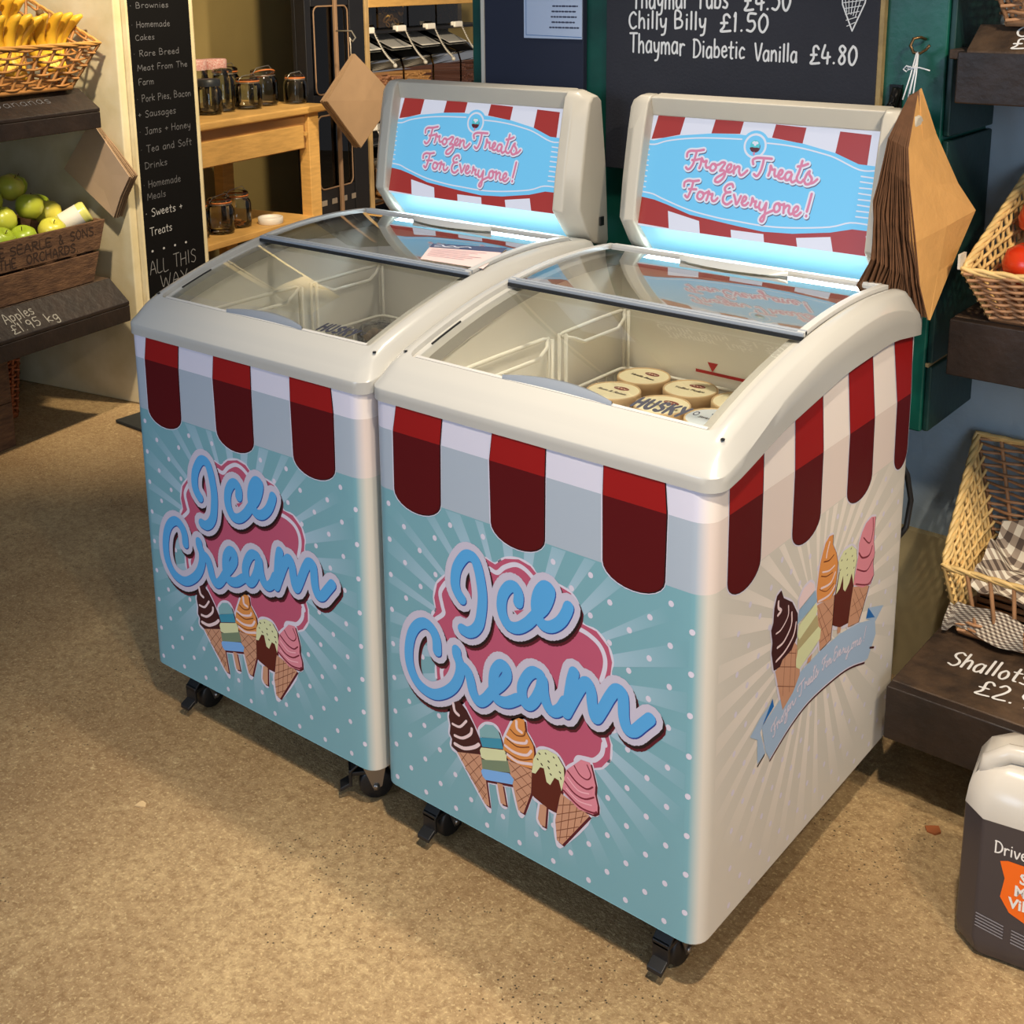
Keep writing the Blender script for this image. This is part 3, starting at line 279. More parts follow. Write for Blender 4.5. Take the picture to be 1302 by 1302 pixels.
SIGN_ART=[('P',3,'sblue',0,[(-2400,1603),(-2170,1594),(-1970,1657),(-1620,1727),(-970,1809),(-470,1831),(230,1809),(840,1758),(1440,1645),(1880,1492),(2190,1482),(2270,400),(1940,400),(1560,298),(880,196),(320,165),(-210,206),(-1180,298),(-1690,432),(-1980,495),(-2290,524)]),('P',2,'sred',0,[(-2140,2120),(-1560,2120),(-1630,1739),(-1970,1657),(-2230,1615)]),('P',2,'sred',0,[(-930,2088),(-360,2076),(-400,1841),(-980,1809)]),('P',2,'sred',0,[(270,2057),(850,2037),(820,1758),(230,1819)]),('P',2,'sred',0,[(1470,2016),(2030,1994),(2030,1482),(1880,1492),(1440,1645)]),('P',1,'sred',0,[(-2320,546),(-1990,524),(-1190,330),(-210,238),(880,238),(1930,441),(2280,432),(2280,-82),(990,-51),(-280,-19),(-1570,0),(-2300,22)]),('P',2,'swhite',0,[(-1650,318),(-970,206),(-920,-10),(-1580,0)]),('P',2,'swhite',0,[(-310,124),(340,124),(380,-41),(-270,-32)]),('P',2,'swhite',0,[(960,133),(1580,226),(1680,-82),(1020,-63)]),('P',2,'swhite',0,[(2190,318),(2290,330),(2330,-92),(2290,-92)]),('P',2,'swhite',0,[(-2340,422),(-2270,391),(-2260,22),(-2300,22)]),('S',5,'swhite',26,[(-2410,1523),(-2140,1521),(-1880,1606),(-1420,1686),(-950,1727),(-350,1749)]),('S',5,'swhite',26,[(160,1717),(500,1708),(850,1676),(1170,1625),(1450,1564),(1910,1399),(2190,1409)]),('S',5,'swhite',26,[(-2270,618),(-2020,597),(-1780,524),(-1200,381),(-600,308),(-220,289),(330,267),(870,298),(1540,391),(1890,504),(2240,504)]),('S',5,'swhite',24,[(-2400,1419),(-2240,1419)]),('S',5,'swhite',24,[(1960,1295),(2180,1285)]),('S',5,'swhite',24,[(-2390,1317),(-2230,1317)]),('S',5,'swhite',24,[(1960,1203),(2190,1193)]),('S',5,'swhite',24,[(-2370,1213),(-2230,1213)]),('S',5,'swhite',24,[(1960,1101),(2190,1101)]),('S',5,'swhite',24,[(-2360,1111),(-2220,1121)]),('S',5,'swhite',24,[(1960,1007),(2200,997)]),('S',5,'swhite',24,[(-2350,1019),(-2220,1019)]),('S',5,'swhite',24,[(1970,905),(2200,905)]),('S',5,'swhite',24,[(-2340,914),(-2220,914)]),('S',5,'swhite',24,[(1970,813),(2200,803)]),('S',5,'swhite',24,[(-2330,813),(-2210,813)]),('S',5,'swhite',24,[(1970,711),(2210,711)]),('S',5,'swhite',24,[(-2320,711),(-2210,711)]),('S',5,'swhite',24,[(1970,616),(2210,616)])]
SIGN_L1=[[(-1410,1349),(-1410,1419),(-1350,1460),(-1220,1470),(-1080,1501)],[(-1220,1470),(-1240,1346),(-1260,1225),(-1310,1142),(-1360,1121),(-1400,1152)],[(-1290,1295),(-1210,1305),(-1140,1327)],[(-1120,1162),(-1100,1244),(-1100,1346),(-1050,1285),(-990,1305),(-1000,1235),(-970,1184),(-930,1193)],[(-820,1264),(-870,1254),(-900,1184),(-870,1142),(-820,1142),(-780,1203),(-820,1264),(-780,1244),(-730,1264)],[(-720,1266),(-670,1305),(-610,1295),(-660,1203),(-690,1152),(-620,1162),(-580,1111),(-610,1019),(-690,946),(-760,956),(-740,1019),(-640,1089),(-550,1162)],[(-550,1162),(-490,1213),(-480,1276),(-530,1276),(-560,1213),(-540,1152),(-480,1142),(-430,1184)],[(-420,1264),(-410,1130)],[(-410,1184),(-360,1254),(-310,1244),(-310,1172),(-270,1111),(-220,1130),(-150,1203)],[(-50,1327),(-70,1399),(0,1441),(140,1450),(290,1450)],[(140,1441),(130,1307),(100,1193),(50,1121),(-10,1152)],[(270,1152),(290,1235),(290,1327),(330,1264),(380,1266),(380,1203),(400,1152),(450,1162)],[(460,1162),(510,1193),(530,1254),(490,1266),(460,1203),(470,1133),(540,1121),(590,1172)],[(690,1244),(630,1244),(590,1184),(610,1111),(670,1121),(710,1213),(700,1130),(740,1079),(790,1111)],[(870,1460),(840,1276),(810,1162),(840,1101),(900,1089),(940,1142)],[(800,1358),(890,1378),(980,1419)],[(950,1121),(990,1244),(1030,1295),(1030,1244),(1090,1172),(1070,1089),(1000,1070),(970,1101)],[(1070,1089),(1130,1111),(1190,1172)]]
SIGN_L2=[[(-1380,803),(-1380,873),(-1310,914),(-1210,914),(-1090,936)],[(-1200,914),(-1220,781),(-1250,669),(-1280,606),(-1330,638)],[(-1270,762),(-1120,771)],[(-990,730),(-1050,730),(-1080,657),(-1050,606),(-990,606),(-950,679),(-990,730),(-940,711),(-890,740)],[(-880,597),(-860,679),(-860,762),(-820,711),(-770,720),(-780,648),(-750,597),(-700,606),(-660,657)],[(-380,885),(-410,936),(-490,914),(-540,844),(-500,781),(-420,791),(-510,762),(-550,679),(-530,597),(-450,565),(-370,628)],[(-340,750),(-300,669),(-270,587),(-230,657),(-200,740)],[(-170,628),(-110,669),(-90,720),(-130,740),(-160,679),(-150,597),(-90,587),(-40,638)],[(10,597),(30,657),(30,730),(70,669),(110,679),(100,616),(120,575),(170,587)],[(190,669),(180,587),(220,536),(270,565),(310,669),(310,534),(310,400),(280,340),(240,371),(300,463),(400,524),(480,565)],[(550,689),(490,669),(470,597),(500,536),(560,555),(580,618),(550,679),(600,669),(630,679)],[(650,689),(660,534)],[(660,606),(710,669),(760,648),(750,577),(790,524),(840,555)],[(850,555),(910,597),(920,657),(880,669),(840,606),(860,524),(920,514),(980,575)],[(1130,914),(1110,750),(1090,606)],[(1090,534),(1090,524)]]
SBL1 = (1122, 1066); SBL2 = (610, 512)

# ------------------------------------------------------------ freezers
FW, FD, Z0, ZT, ZD = 0.620, 0.683, 0.104, 0.640, 0.741
XA, XB = 0.006, 0.618
CREST = [(0,.806),(.02,.828),(.05,.8445),(.1,.864),(.148,.880),(.27,.911),(.41,.928),(.566,.929),(.62,.925),(.70,.905)]
CREASE = [(0,.804),(.016,.806),(.05,.815),(.085,.828),(.17,.864),(.288,.896),(.42,.912),(.507,.915),(.58,.905),(.62,.892),(.70,.868)]
ZLOW = [(0,.784),(.05,.789),(.178,.822),(.377,.852),(.55,.860),(.647,.846),(.70,.84)]
PAL = dict(pink=(182,84,112), white=(212,206,222), lavend=(196,190,208), maroon=(84,18,34), black=(28,12,18), navy=(34,66,150), blue=(84,164,222), waffle=(196,146,118), wline=(128,78,58),
 choc=(62,24,28), choc2=(88,28,22), cream=(228,204,206), orange=(216,142,76), brown=(122,66,36), pale=(212,216,170), pinkl=(216,134,150), pinkp=(236,178,188), maroon2=(122,38,58), lgrey=(126,170,176), lteal=(58,142,170),
 lgreen=(116,134,110), lgreen2=(176,164,122), lblue=(120,172,230), banner=(160,184,212), banner2=(142,172,200), dblue=(24,104,178), maroonk=(66,16,20))
def pm(k, emit=0.0): return mat('print_'+k+('_lit' if emit else ''), PAL[k], 0.45, emit=emit, spec=.3)
PLASTIC = mat('freezer_plastic', (186,184,178), 0.24, noise=0.03, scale=4, coat=0.25)
CAPP = mat('header_plastic', (202,194,178), 0.34, noise=0.03, scale=5)
GREYP = mat('grey_plastic', (150,155,160), 0.35)
LINER = mat('liner_plastic', (253,250,242), 0.4, noise=0.04, scale=8)
WIREM = mat('white_wire', (246,242,230), 0.35)
DARK = mat('black_plastic', (24,24,26), 0.45)
STEEL = mat('castor_steel', (150,145,140), 0.3, metal=0.9)
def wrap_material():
    m = bpy.data.materials.new('wrap_print_side_light'); m.use_nodes = True; n, l = nt(m); b = n['Principled BSDF']
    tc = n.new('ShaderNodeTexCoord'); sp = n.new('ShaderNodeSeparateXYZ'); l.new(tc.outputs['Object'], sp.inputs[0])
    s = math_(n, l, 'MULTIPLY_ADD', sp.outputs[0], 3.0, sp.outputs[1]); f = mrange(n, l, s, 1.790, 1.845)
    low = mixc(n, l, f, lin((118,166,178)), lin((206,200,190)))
    mid = mixc(n, l, f, lin((168,180,194)), lin((222,206,198))); top = mixc(n, l, f, lin((214,212,228)), lin((238,226,218)))  # cool front light and warm side light are painted into these two bands
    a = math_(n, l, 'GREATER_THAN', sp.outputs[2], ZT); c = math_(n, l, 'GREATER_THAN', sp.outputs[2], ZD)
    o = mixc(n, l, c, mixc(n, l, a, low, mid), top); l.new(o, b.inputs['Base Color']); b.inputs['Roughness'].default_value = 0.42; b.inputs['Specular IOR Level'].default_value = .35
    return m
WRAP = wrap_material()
def ray_material(name, base, hi, ax, cx, cz, r0, r1):
    m = bpy.data.materials.new(name); m.use_nodes = True; n, l = nt(m); b = n['Principled BSDF']
    tc = n.new('ShaderNodeTexCoord'); sp = n.new('ShaderNodeSeparateXYZ'); l.new(tc.outputs['Object'], sp.inputs[0])
    dx = math_(n, l, 'SUBTRACT', sp.outputs[ax], cx); dz = math_(n, l, 'SUBTRACT', sp.outputs[2], cz)
    d = math_(n, l, 'SQRT', math_(n, l, 'ADD', math_(n, l, 'MULTIPLY', dx, dx), math_(n, l, 'MULTIPLY', dz, dz)))
    o = mixc(n, l, mrange(n, l, d, r0, r1), lin(hi), lin(base)); l.new(o, b.inputs['Base Color']); b.inputs['Roughness'].default_value = 0.42; b.inputs['Specular IOR Level'].default_value = .35
    return m
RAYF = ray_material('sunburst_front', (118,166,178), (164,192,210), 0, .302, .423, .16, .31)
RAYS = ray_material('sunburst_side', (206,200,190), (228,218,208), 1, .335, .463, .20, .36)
LIFT = 0.00012
def FF(x, z, L):
    d = LIFT*(L+1); r = .028+d
    if x < .034: a = (.034-x)/.028; return (.034-r*sin(a), .028-r*cos(a), z)
    if x > .590: a = (x-.590)/.028; return (.590+r*sin(a), .028-r*cos(a), z)
    return (x, -d, z)
def FS(y, z, L): return (XB+LIFT*(L+1), y, z)
def art_object(name, ops, F, parent, sc=1e-4, keep=lambda k: True, emit=0.0, pal=None, lab=None):
    mb = MB(); mb.flat = True; keys = []
    for kind, L, col, w, pts in ops:
        if not keep(col): continue
        if col not in keys: keys.append(col)
        mb.cur = keys.index(col); P = [(a*sc, b*sc) for a, b in pts]
        if kind == 'S': ribbon(mb, P, w*sc, L, F, n=12)
        else:
            flatpoly(mb, P, L, F)
    mats = [pal[k] if pal else pm(k) for k in keys]
    o = mb.build(name, mats, parent)
    return o
def rr(inset, n=6, x0=0.0, x1=FW+0.008, y0=-0.002, y1=FD+0.006, r=0.03):
    """rounded rectangle, counter-clockwise, subdivided sides"""
    x0 += inset; x1 -= inset; y0 += inset; y1 -= inset; r = max(r-inset*0.5, 0.008); P = []
    for cx, cy, a in ((x1-r, y0+r, -90), (x1-r, y1-r, 0), (x0+r, y1-r, 90), (x0+r, y0+r, 180)):
        for k in range(n+1):
            t = radians(a+90*k/n); P.append((cx+r*cos(t), cy+r*sin(t)))
        if a in (0, 180): pass
    out = []
    m = len(P)
    for i in range(m):
        a, b = P[i], P[(i+1) % m]; out.append(a)
        d = hypot(b[0]-a[0], b[1]-a[1])
        if d > 0.1:
            k = 22
            for j in range(1, k): out.append((a[0]+(b[0]-a[0])*j/k, a[1]+(b[1]-a[1])*j/k))
    return out
def zc(y):
    q = .9305-.42*(y-.5)**2
    if y >= .075: return q
    t = max(0.0, min(1.0, (y-.03)/.045)); return lerp(smooth_interp(CREST, y), q, t*t*(3-2*t))
def castor(parent, x, y, rot, name='castor'):
    T = Matrix.Translation((x, y, 0)) @ Matrix.Rotation(rot, 4, 'Z')
    root = bpy.data.objects.new(name, None); COL.objects.link(root); root.parent = parent; root.matrix_local = T
    mb = MB(); mb.smooth = True
    mb.lathe([(0, -.012), (.026, -.012), (.03, -.008), (.03, .008), (.026, .012), (0, .012)], T=Matrix.Translation((0, .012, .03)) @ Matrix.Rotation(pi/2, 4, 'Y'), n=20)
    mb.build('wheel', DARK, root)
    mb = MB(); mb.box((-.028, -.025, .093), (.028, .035, .104))
    for s in (-1, 1):
        mb.add([(s*.016, -.02, .094), (s*.016, .034, .094), (s*.016, .022, .03), (s*.016, .008, .022), (s*.0185, -.02, .094), (s*.0185, .034, .094), (s*.0185, .022, .03), (s*.0185, .008, .022)], [(0,1,2,3),(4,7,6,5),(0,3,7,4),(1,5,6,2),(2,6,7,3),(0,4,5,1)])
    mb.smooth = True
    mb.lathe([(0, 0), (.006, 0), (.006, .003), (0, .0045)], T=Matrix.Translation((.0185, .012, .03)) @ Matrix.Rotation(pi/2, 4, 'Y'), n=10)
    mb.build('fork', STEEL, root)
    mb = MB(); mb.box((-.016, -.036, .060), (.014, -.006, .066), T=lambda p: Vector((p.x, p.y, p.z+(p.y+.03)*0.9)))
    mb.box((-.014, -.052, .022), (.012, -.030, .030), T=lambda p: Vector((p.x, p.y, p.z+(p.y+.05)*0.5)))
    mb.box((-.015, -.036, .030), (.013, -.030, .064)); mb.box((-.012, -.032, .05), (.011, 0, .058))
    mb.build('brake_pedal', DARK, root, bevel=0.0015)
    return root
def make_freezer():
    R = thing('chest_freezer', 'front right display freezer with printed side panel, paper bags hang behind it', 'freezer')
    # body shell
    mb = MB(); mb.smooth = True
    P = rr(0, x0=XA, x1=XB, y0=0, y1=FD, r=0.028)
    rows = [[(x, y, Z0) for x, y in P], [(x, y, Z0+.001) for x, y in P], [(x, y, ZT) for x, y in P], [(x, y, ZD) for x, y in P], [(x, y, smooth_interp(ZLOW, y)+0.012) for x, y in P]]
    mb.grid(rows, True); mb.smooth = False; mb.poly([(x, y, Z0) for x, y in P])
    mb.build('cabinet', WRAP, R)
    mb = MB(); mb.box((.03, .03, .088), (.59, .655, Z0)); mb.build('base_tray', DARK, R)
    # awning
    mb = MB(); mb.flat = True
    RED = [mat('stripe_red', (146,20,20), .5, spec=.25), mat('stripe_dark_red', (84,10,16), .5, spec=.2), pm('white'), pm('black')]
    def stripe(F, pts_top, pts_low):
        for k, L, i in ((0, 4, 0), (1, 4, 1)):
            mb.cur = i; flatpoly(mb, (pts_top, pts_low)[k], L, F)
        out = [pts_top[0]] + pts_low + [pts_top[1]]
        out = [pts_top[0], pts_low[0]] + pts_low[1:] + [pts_top[1]]
        mb.cur = 2; ribbon(mb, out, .0062, 2, F, sm=False); mb.cur = 3; ribbon(mb, [(a+.0006, b) for a, b in out], .0030, 3, F, sm=False)
    def arc(xl, xr, zb, sk=0.0):
        c, r = (xl+xr)/2, (xr-xl)/2; h = 0.028; out = []
        for k in range(13):
            t = pi+pi*k/12; out.append((c+r*cos(t), zb+h+h*sin(t)*1.0+(0.0)))
        return out
    for (tl, tr, kl, kr, bl, br, zb) in ((.066,.159,.0545,.152,.0535,.150,.6165), (.258,.353,.250,.351,.2515,.350,.6165), (.4525,.547,.451,.552,.452,.5505,.6165)):
        stripe(FF, [(tl, .80), (tr, .80), (kr, ZD), (kl, ZD)], [(kl, ZD)] + arc(bl, br, zb) + [(kr, ZD)])
    for (tl, tr, kl, kr, bl, br, zt1, zt2) in ((.045,.135,.047,.138,.048,.138,.80,.828), (.227,.311,.2352,.325,.2352,.326,.837,.850), (.399,.484,.420,.511,.421,.514,.860,.866), (.570,.650,.603,.660,.606,.660,.866,.860)):
        stripe(FS, [(tl, zt1), (tr, zt2), (kr, ZD), (kl, ZD)], [(kl, ZD)] + arc(bl, br, .6155) + [(kr, ZD)])
    mb.build('awning_print', RED, R)
    # sunburst and polka dots
    rnd = random.Random(3)
    mb = MB(); mb.flat = True
    for F, (cx, cz), (x0, x1, y0, y1), mi, N in ((FF, (.302, .423), (.034, .590, .112, .6385), 0, 30), (FS, (.335, .463), (.032, .655, .112, .6385), 1, 34)):
        mb.cur = mi
        for k in range(N):
            a = 2*pi*(k+rnd.uniform(-.12, .12))/N; w = radians(rnd.choice((2.0, 2.6, 3.2)))
            L = .33 if mi == 0 else .40
            q = clip([(cx+.05*cos(a), cz+.05*sin(a)), (cx+L*cos(a-w), cz+L*sin(a-w)), (cx+L*cos(a+w), cz+L*sin(a+w))], x0, x1, y0, y1)
            if len(q) > 2: mb.add([F(x, z, 0) for x, z in q], [tuple(range(len(q)))])
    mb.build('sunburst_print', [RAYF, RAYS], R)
    mb = MB(); mb.flat = True; mb.cur = 0
    def dot(F, x, z): mb.add([F(x+.0044*cos(2*pi*k/10), z+.0047*sin(2*pi*k/10), 1) for k in range(10)], [tuple(range(10))])
    for i in range(-9, 3):
        for j in range(-16, 3):
            if (j % 2) == 0: x = .562+.0654*i
            else: x = .5293+.0654*i
            z = .554+.0308*j
            if .008 < x < .60 and .112 < z < ZT-.012 and not (z > .60 and any(a-.008 < x < b+.008 for a, b in ((.0535,.150),(.2515,.350),(.452,.5505)))): dot(FF, x, z)
    for i in range(0, 12):
        for j in range(-16, 4):
            y = .084+.0614*i+(0 if j % 2 == 0 else .0307); z = .5535+.0308*j
            if .03 < y < .66 and .112 < z < ZT-.012 and not (z > .60 and any(a-.01 < y < b+.01 for a, b in ((.048,.138),(.2352,.326),(.421,.514),(.606,.66)))): dot(FS, y, z)
    mb.build('polka_dot_print', pm('white'), R)['kind'] = 'stuff'
    art_object('ice_cream_print', FRONT_ART, FF, R)
    b = art_object('banner_print', SIDE_ART, FS, R)
    # banner writing along the arc
    mb = MB(); mb.flat = True
    base = [(.193,.330),(.245,.350),(.312,.3620),(.36,.3665),(.43,.3605),(.535,.342)]
    def along(s):
        t = max(0, min(.9999, s))*(len(base)-1); i = int(t); f = t-i; (ax, az), (bx, bz) = base[i], base[i+1]
        return ax+(bx-ax)*f, az+(bz-az)*f, atan2(bz-az, bx-ax)
    lw = max(x for l in SIGN_L1+SIGN_L2 for x, y in l)
    def put(lines, s0, s1):
        xs = [x for l in lines for x, y in l]; a, bb = min(xs), max(xs)
        sl = -0.0
        for l in lines:
            q = []
            for x, y in l:
                u = (x-a)/(bb-a); cx, cz, an = along(lerp(s0, s1, u)); h = (y-lerp(*BASE(lines), u))*1e-4*0.62
                q.append((cx-h*sin(an), cz+h*cos(an)))
            ribbon(mb, [(x+.0008, z-.0008) for x, z in q], .0042, 6, FS, n=6); 
            Q.append(q)
    def BASE(lines): return (SB[0] if lines is SIGN_L1 else SB[1])
    Q = []; mb.cur = 1; put(SIGN_L1, 0.03, .56); put(SIGN_L2, .60, .98)
    mb.cur = 0
    for q in Q: ribbon(mb, q, .0034, 7, FS, n=6)
    mb.build('banner_lettering', [pm('white'), mat('print_letter_shade', (128,146,186), .4)], R)
    # lid frame
    mb = MB(); mb.smooth = True
    prof = [(.014, 'l', -.0), (0, 'l', .0), (0, 'm', 0), (0, 'r', -.0012), (.0014, 'r', .0010), (.014, 'q', .78), (.018, 'c', -.0015), (.027, 'c', .0015), (.034, 'c', .002)]
    rows = []
    for ins, k, dz in prof:
        row = []
        for x, y in rr(ins):
            yy = y
            if k == 'l': z = smooth_interp(ZLOW, yy)
            elif k == 'm': z = (smooth_interp(ZLOW, yy)+smooth_interp(CREASE, yy))/2
            elif k == 'r': z = smooth_interp(CREASE, yy)
            elif k == 'q': z = lerp(smooth_interp(CREASE, yy), zc(yy), dz)-dz
            else:
                z = zc(yy)
            row.append((x, y, z+dz))
        rows.append(row)
    # inner opening: rectangular with small radius, wider rail in front
    def inner(x0, x1, y0, y1, r, dz, f=None):
        return [(x, y, zc(y)+dz) for x, y in rr(0, x0=x0, x1=x1, y0=y0, y1=y1, r=r)]
    rows.append(inner(.038, .590, .054, .628, .014, .001)); rows.append(inner(.0395, .5885, .0555, .6265, .013, -.007))
    rows.append(inner(.066, .562, .066, .615, .010, -.009)); rows.append(inner(.067, .561, .067, .614, .010, -.030))
    mb.grid(rows, True); lf = mb.build('lid_frame', PLASTIC, R); lf.data.set_sharp_from_angle(angle=radians(34))
    # screws and slot marks on the side rails
    mb = MB()
    for x in (.048,):
        mb.tube([(x, y, zc(y)-.0062) for y in (.10, .12, .15, .17)], .0018, 5)
    mb.build('rail_slot', DARK, R)
    for x, y in ((.606, .045), (.028, .06)):
        mb = MB(); mb.lathe([(0, .002), (.003, .002), (.003, 0)], (x, y, zc(y)+.001), 8); mb.build('screw', DARK, R)
    # liner
    mb = MB(); x0, x1, y0, y1 = .062, .564, .062, .622
    top = lambda y: zc(y)-.03
    mb.grid([[(x0, y0, .60), (x1, y0, .60), (x1, y1, .60), (x0, y1, .60)], [(x0, y0, .8), (x1, y0, .8), (x1, y1, .8), (x0, y1, .8)]], True)
    ys = [y0+(y1-y0)*k/14 for k in range(15)]
    for x in (x0, x1): mb.grid([[(x, y, .8) for y in ys], [(x, y, max(.8, top(y))) for y in ys]])
    mb.add([(x0, y1, .8), (x1, y1, .8), (x1, y1, top(y1)), (x0, y1, top(y1))], [(0, 1, 2, 3)])
    mb.add([(x0, y0, .6), (x1, y0, .6), (x1, y1, .6), (x0, y1, .6)], [(0, 1, 2, 3)])
    mb.build('liner', LINER, R)
    for x in (x0+.001, x1-.001):
        mb = MB(); mb.flat = True; mb.tube([(x, y, top(y)+.012) for y in ys[1:9]], .003, 6); mb.build('gasket', mat('gasket_grey', (70,70,66), .6), R)
    mb = MB(); mb.flat = True; Fb = lambda x, z, L: (x, y1-.001, z)
    flatpoly(mb, [(.228, .718), (.50, .716), (.50, .710), (.228, .712)], 0, Fb); flatpoly(mb, [(.252, .735), (.274, .735), (.263, .717)], 0, Fb)
    mb.build('load_line', mat('load_red', (190,40,36), .5), R)
    # two wire baskets
    for (ya, yb) in ((.085, .372), (.405, .612)):
        mb = MB(); mb.smooth = True; X0, X1, zt = .074, .552, .808; zl = .694; zb = .64; r = .0038
        def ring(z, ins, rad, zf=0.0):
            a, b, c, d = X0+ins, X1-ins, ya+ins, yb-ins; s = .012
            mb.tube([(a, c+s, z+zf), (a, (c+d)/2, z), (a, d-s, z), (a+s, d, z), (b-s, d, z), (b, d-s, z), (b, c+s, z+zf), (b-s, c, z+zf), (a+s, c, z+zf)], rad, 6, close=True)
        for a in (X0, X1): mb.tube([(a, ya, zt-.004), (a, ya+.012, zt-.002), (a, (ya+yb)/2, zt), (a, yb-.012, zt), (a, yb, zt-.004)], r, 6)
        ring(zl, .004, r); ring(zb, .008, r*.9)
        for a, sg in ((X0, 1), (X1, -1)):     # second, lower inner rail on each side
            mb.tube([(a+sg*.002, ya+.004, zt-.006), (a+sg*.020, ya+.018, zt-.010), (a+sg*.026, ya+.04, zt-.020), (a+sg*.026, yb-.06, zt-.020), (a+sg*.024, yb-.035, zt-.006), (a+sg*.002, yb-.004, zt-.004)], r, 6)
        for (a, b) in ((X0, ya), (X1, ya), (X0, yb), (X1, yb), (X0+.012, ya+.004), (X0+.012, yb-.004)): mb.tube([(a, b, zt), (a, b, zl), (a, b, zb)], r*.9, 6)
        k = 0
        x = X0+.03
        while x < X1-.01:
            mb.tube([(x, ya+.003, zl), (x, ya+.008, zb), (x, yb-.008, zb), (x, yb-.003, zl)], .0021, 5); x += .0285
        y = ya+.028
        while y < yb-.01:
            mb.tube([(X0+.003, y, zl), (X0+.008, y, zb), (X1-.008, y, zb), (X1-.003, y, zl)], .0021, 5); y += .0285
        mb.build('wire_basket', WIREM, R)
        # sheet behind the wires
    # curved sliding glass lids
    GL1 = glass('freezer_glass', (253, 254, 252), ior=1.75, gain=1.25)
    def sheet(name, x0, x1, ya, yb, dz, n=24, th=.004, gm=None):
        mb = MB(); mb.smooth = True; ys = [ya+(yb-ya)*k/n for k in range(n+1)]
        mb.grid([[(x0, y, zc(y)+dz) for y in ys], [(x1, y, zc(y)+dz) for y in ys]])
        return mb.build(name, gm or GL1, R)
    GL2 = glass('coated_rear_glass', (250, 252, 252), ior=1.75, gain=2.1)
    lo = sheet('front_glass_lid', .052, .576, .060, .345, -.0055)
    hi = sheet('rear_glass_lid', .044, .584, .318, .606, .0035, gm=GL2)
    FR = mat('lid_trim', (196,194,190), .3); SL = mat('lid_rail', (150,156,164), .28)
    # frames
    mb = MB(); 
    def bar(xa, xb, ya, yb, d0, d1, n=12):
        rows = []
        for k in range(n+1):
            y = ya+(yb-ya)*k/n; rows.append([(xa, y, zc(y)+d0), (xb, y, zc(y)+d0), (xb, y, zc(y)+d1), (xa, y, zc(y)+d1)])
        mb.grid(rows, True); mb.add(rows[0], [(0, 1, 2, 3)]); mb.add(rows[-1], [(0, 1, 2, 3)])
    bar(.040, .052, .308, .612, .000, .008); bar(.576, .588, .308, .612, .000, .008); bar(.052, .576, .598, .614, .000, .009)
    mb.build('lid_side_trim', FR, hi, bevel=.001)
    mb = MB(); bar(.040, .588, .3035, .3085, .001, .008, 3); bar(.040, .588, .3105, .3175, .0005, .008, 3); mb.build('lid_front_rail', SL, hi, bevel=.001)
    mb = MB(); bar(.042, .586, .3083, .3107, -.002, .0055, 2); bar(.041, .589, .3015, .3036, -.003, .003, 2); mb.build('rail_seal', DARK, hi)
    def lens(name, cx, cy, hw, dp, dz, th, m, par, both):
        mb = MB(); mb.smooth = False; top = []; N = 20
        for k in range(N+1):
            t = -1+2*k/N; top.append((cx+hw*t, cy+dp*(1-t*t)))
        bot = [(cx+hw*(-1+2*k/N), cy-(dp*.9*(1-(-1+2*k/N)**2) if both else .003)) for k in range(N+1)]
        A = [[(x, y, zc(y)+dz) for x, y in bot], [(x, (y+bot[i][1])/2, zc(y)+dz+th) for i, (x, y) in enumerate(top)], [(x, y, zc(y)+dz+th*.9) for x, y in top], [(x, y+.001, zc(y)+dz-.004) for x, y in top]]
        mb.smooth = True; mb.grid(A); return mb.build(name, m, par)
    lens('handle', .327, .058, .098, .016, -.004, .009, mat('handle_grey', (128,136,148), .3), lo, False)
    lens('handle', .330, .560, .105, .026, .006, .009, mat('handle_grey_light', (176,178,176), .3), hi, True)
    mb = MB(); bar(.052, .576, .056, .0605, -.007, .000, 2); mb.build('lid_front_trim', FR, lo)
    def FH(a, b, L): y = .0690+b; return (.4500+a+b*.30, y, zc(y)-.0030)
    mb = MB(); mb.flat = True; chalk(mb, 'HUSKY', 0, 0, .0190, .0054, FH, width=.0830, gap=1.9)
    mb.build('lettering', mat('ink_dark', (44,46,60), .6), lo)['kind'] = 'stuff'
    mb = MB(); mb.flat = True; ribbon(mb, [(.090+.0035*cos(k*pi/5), .014+.0035*sin(k*pi/5)) for k in range(11)], .0016, 0, FH, n=6); mb.build('emblem', mat('ink_dark', (44,46,60), .6), lo)
    # header light box (set back on the lid)
    H = bpy.data.objects.new('header_sign', None); COL.objects.link(H); H.parent = R; H.location = (.312, 0, 0)
    for s in (-1, 1):
        mb = MB()
        prof = [(.622, .978), (.634, 1.06), (.652, 1.15), (.664, 1.196), (.676, 1.209), (.700, 1.211), (.716, 1.200), (.738, 1.06), (.752, .905), (.742, .892), (.682, .908), (.660, .930)]
        xi = [.226]*12; out = []
        inn = [(s*.226, y, z) for y, z in prof]; mid = [(s*.250, y, z) for y, z in prof]
        cy, cz = .69, 1.04
        outp = [(s*.276, cy+(y-cy)*.80+.012, cz+(z-cz)*(.93 if z > cz else 1.0)) for y, z in prof]
        mb.grid([inn, mid, outp], True); mb.poly(outp); mb.poly(inn)
        o = mb.build('end_cap', CAPP, H, bevel=.004, seg=3)
    mb = MB()
    mb.box((.262, .700, .948), (.2655, .712, .966)); 
    o = mb.build('vent_slot', DARK, H); o.location = (.0185, .01, -.008)
    yb, zb_, yt, zt_ = .637, .971, .686, 1.175
    up = Vector((0, yt-yb, zt_-zb_)); Hh = up.length; up.normalize(); nn = Vector((0, -up.z, up.y))
    def SG(x, s, L): p = Vector((x, yb, zb_))+up*s+nn*(.0008+.00012*L); return tuple(p)
    mb = MB()
    a = [(-.228, yb, zb_), (.228, yb, zb_), (.228, yt, zt_), (-.228, yt, zt_)]
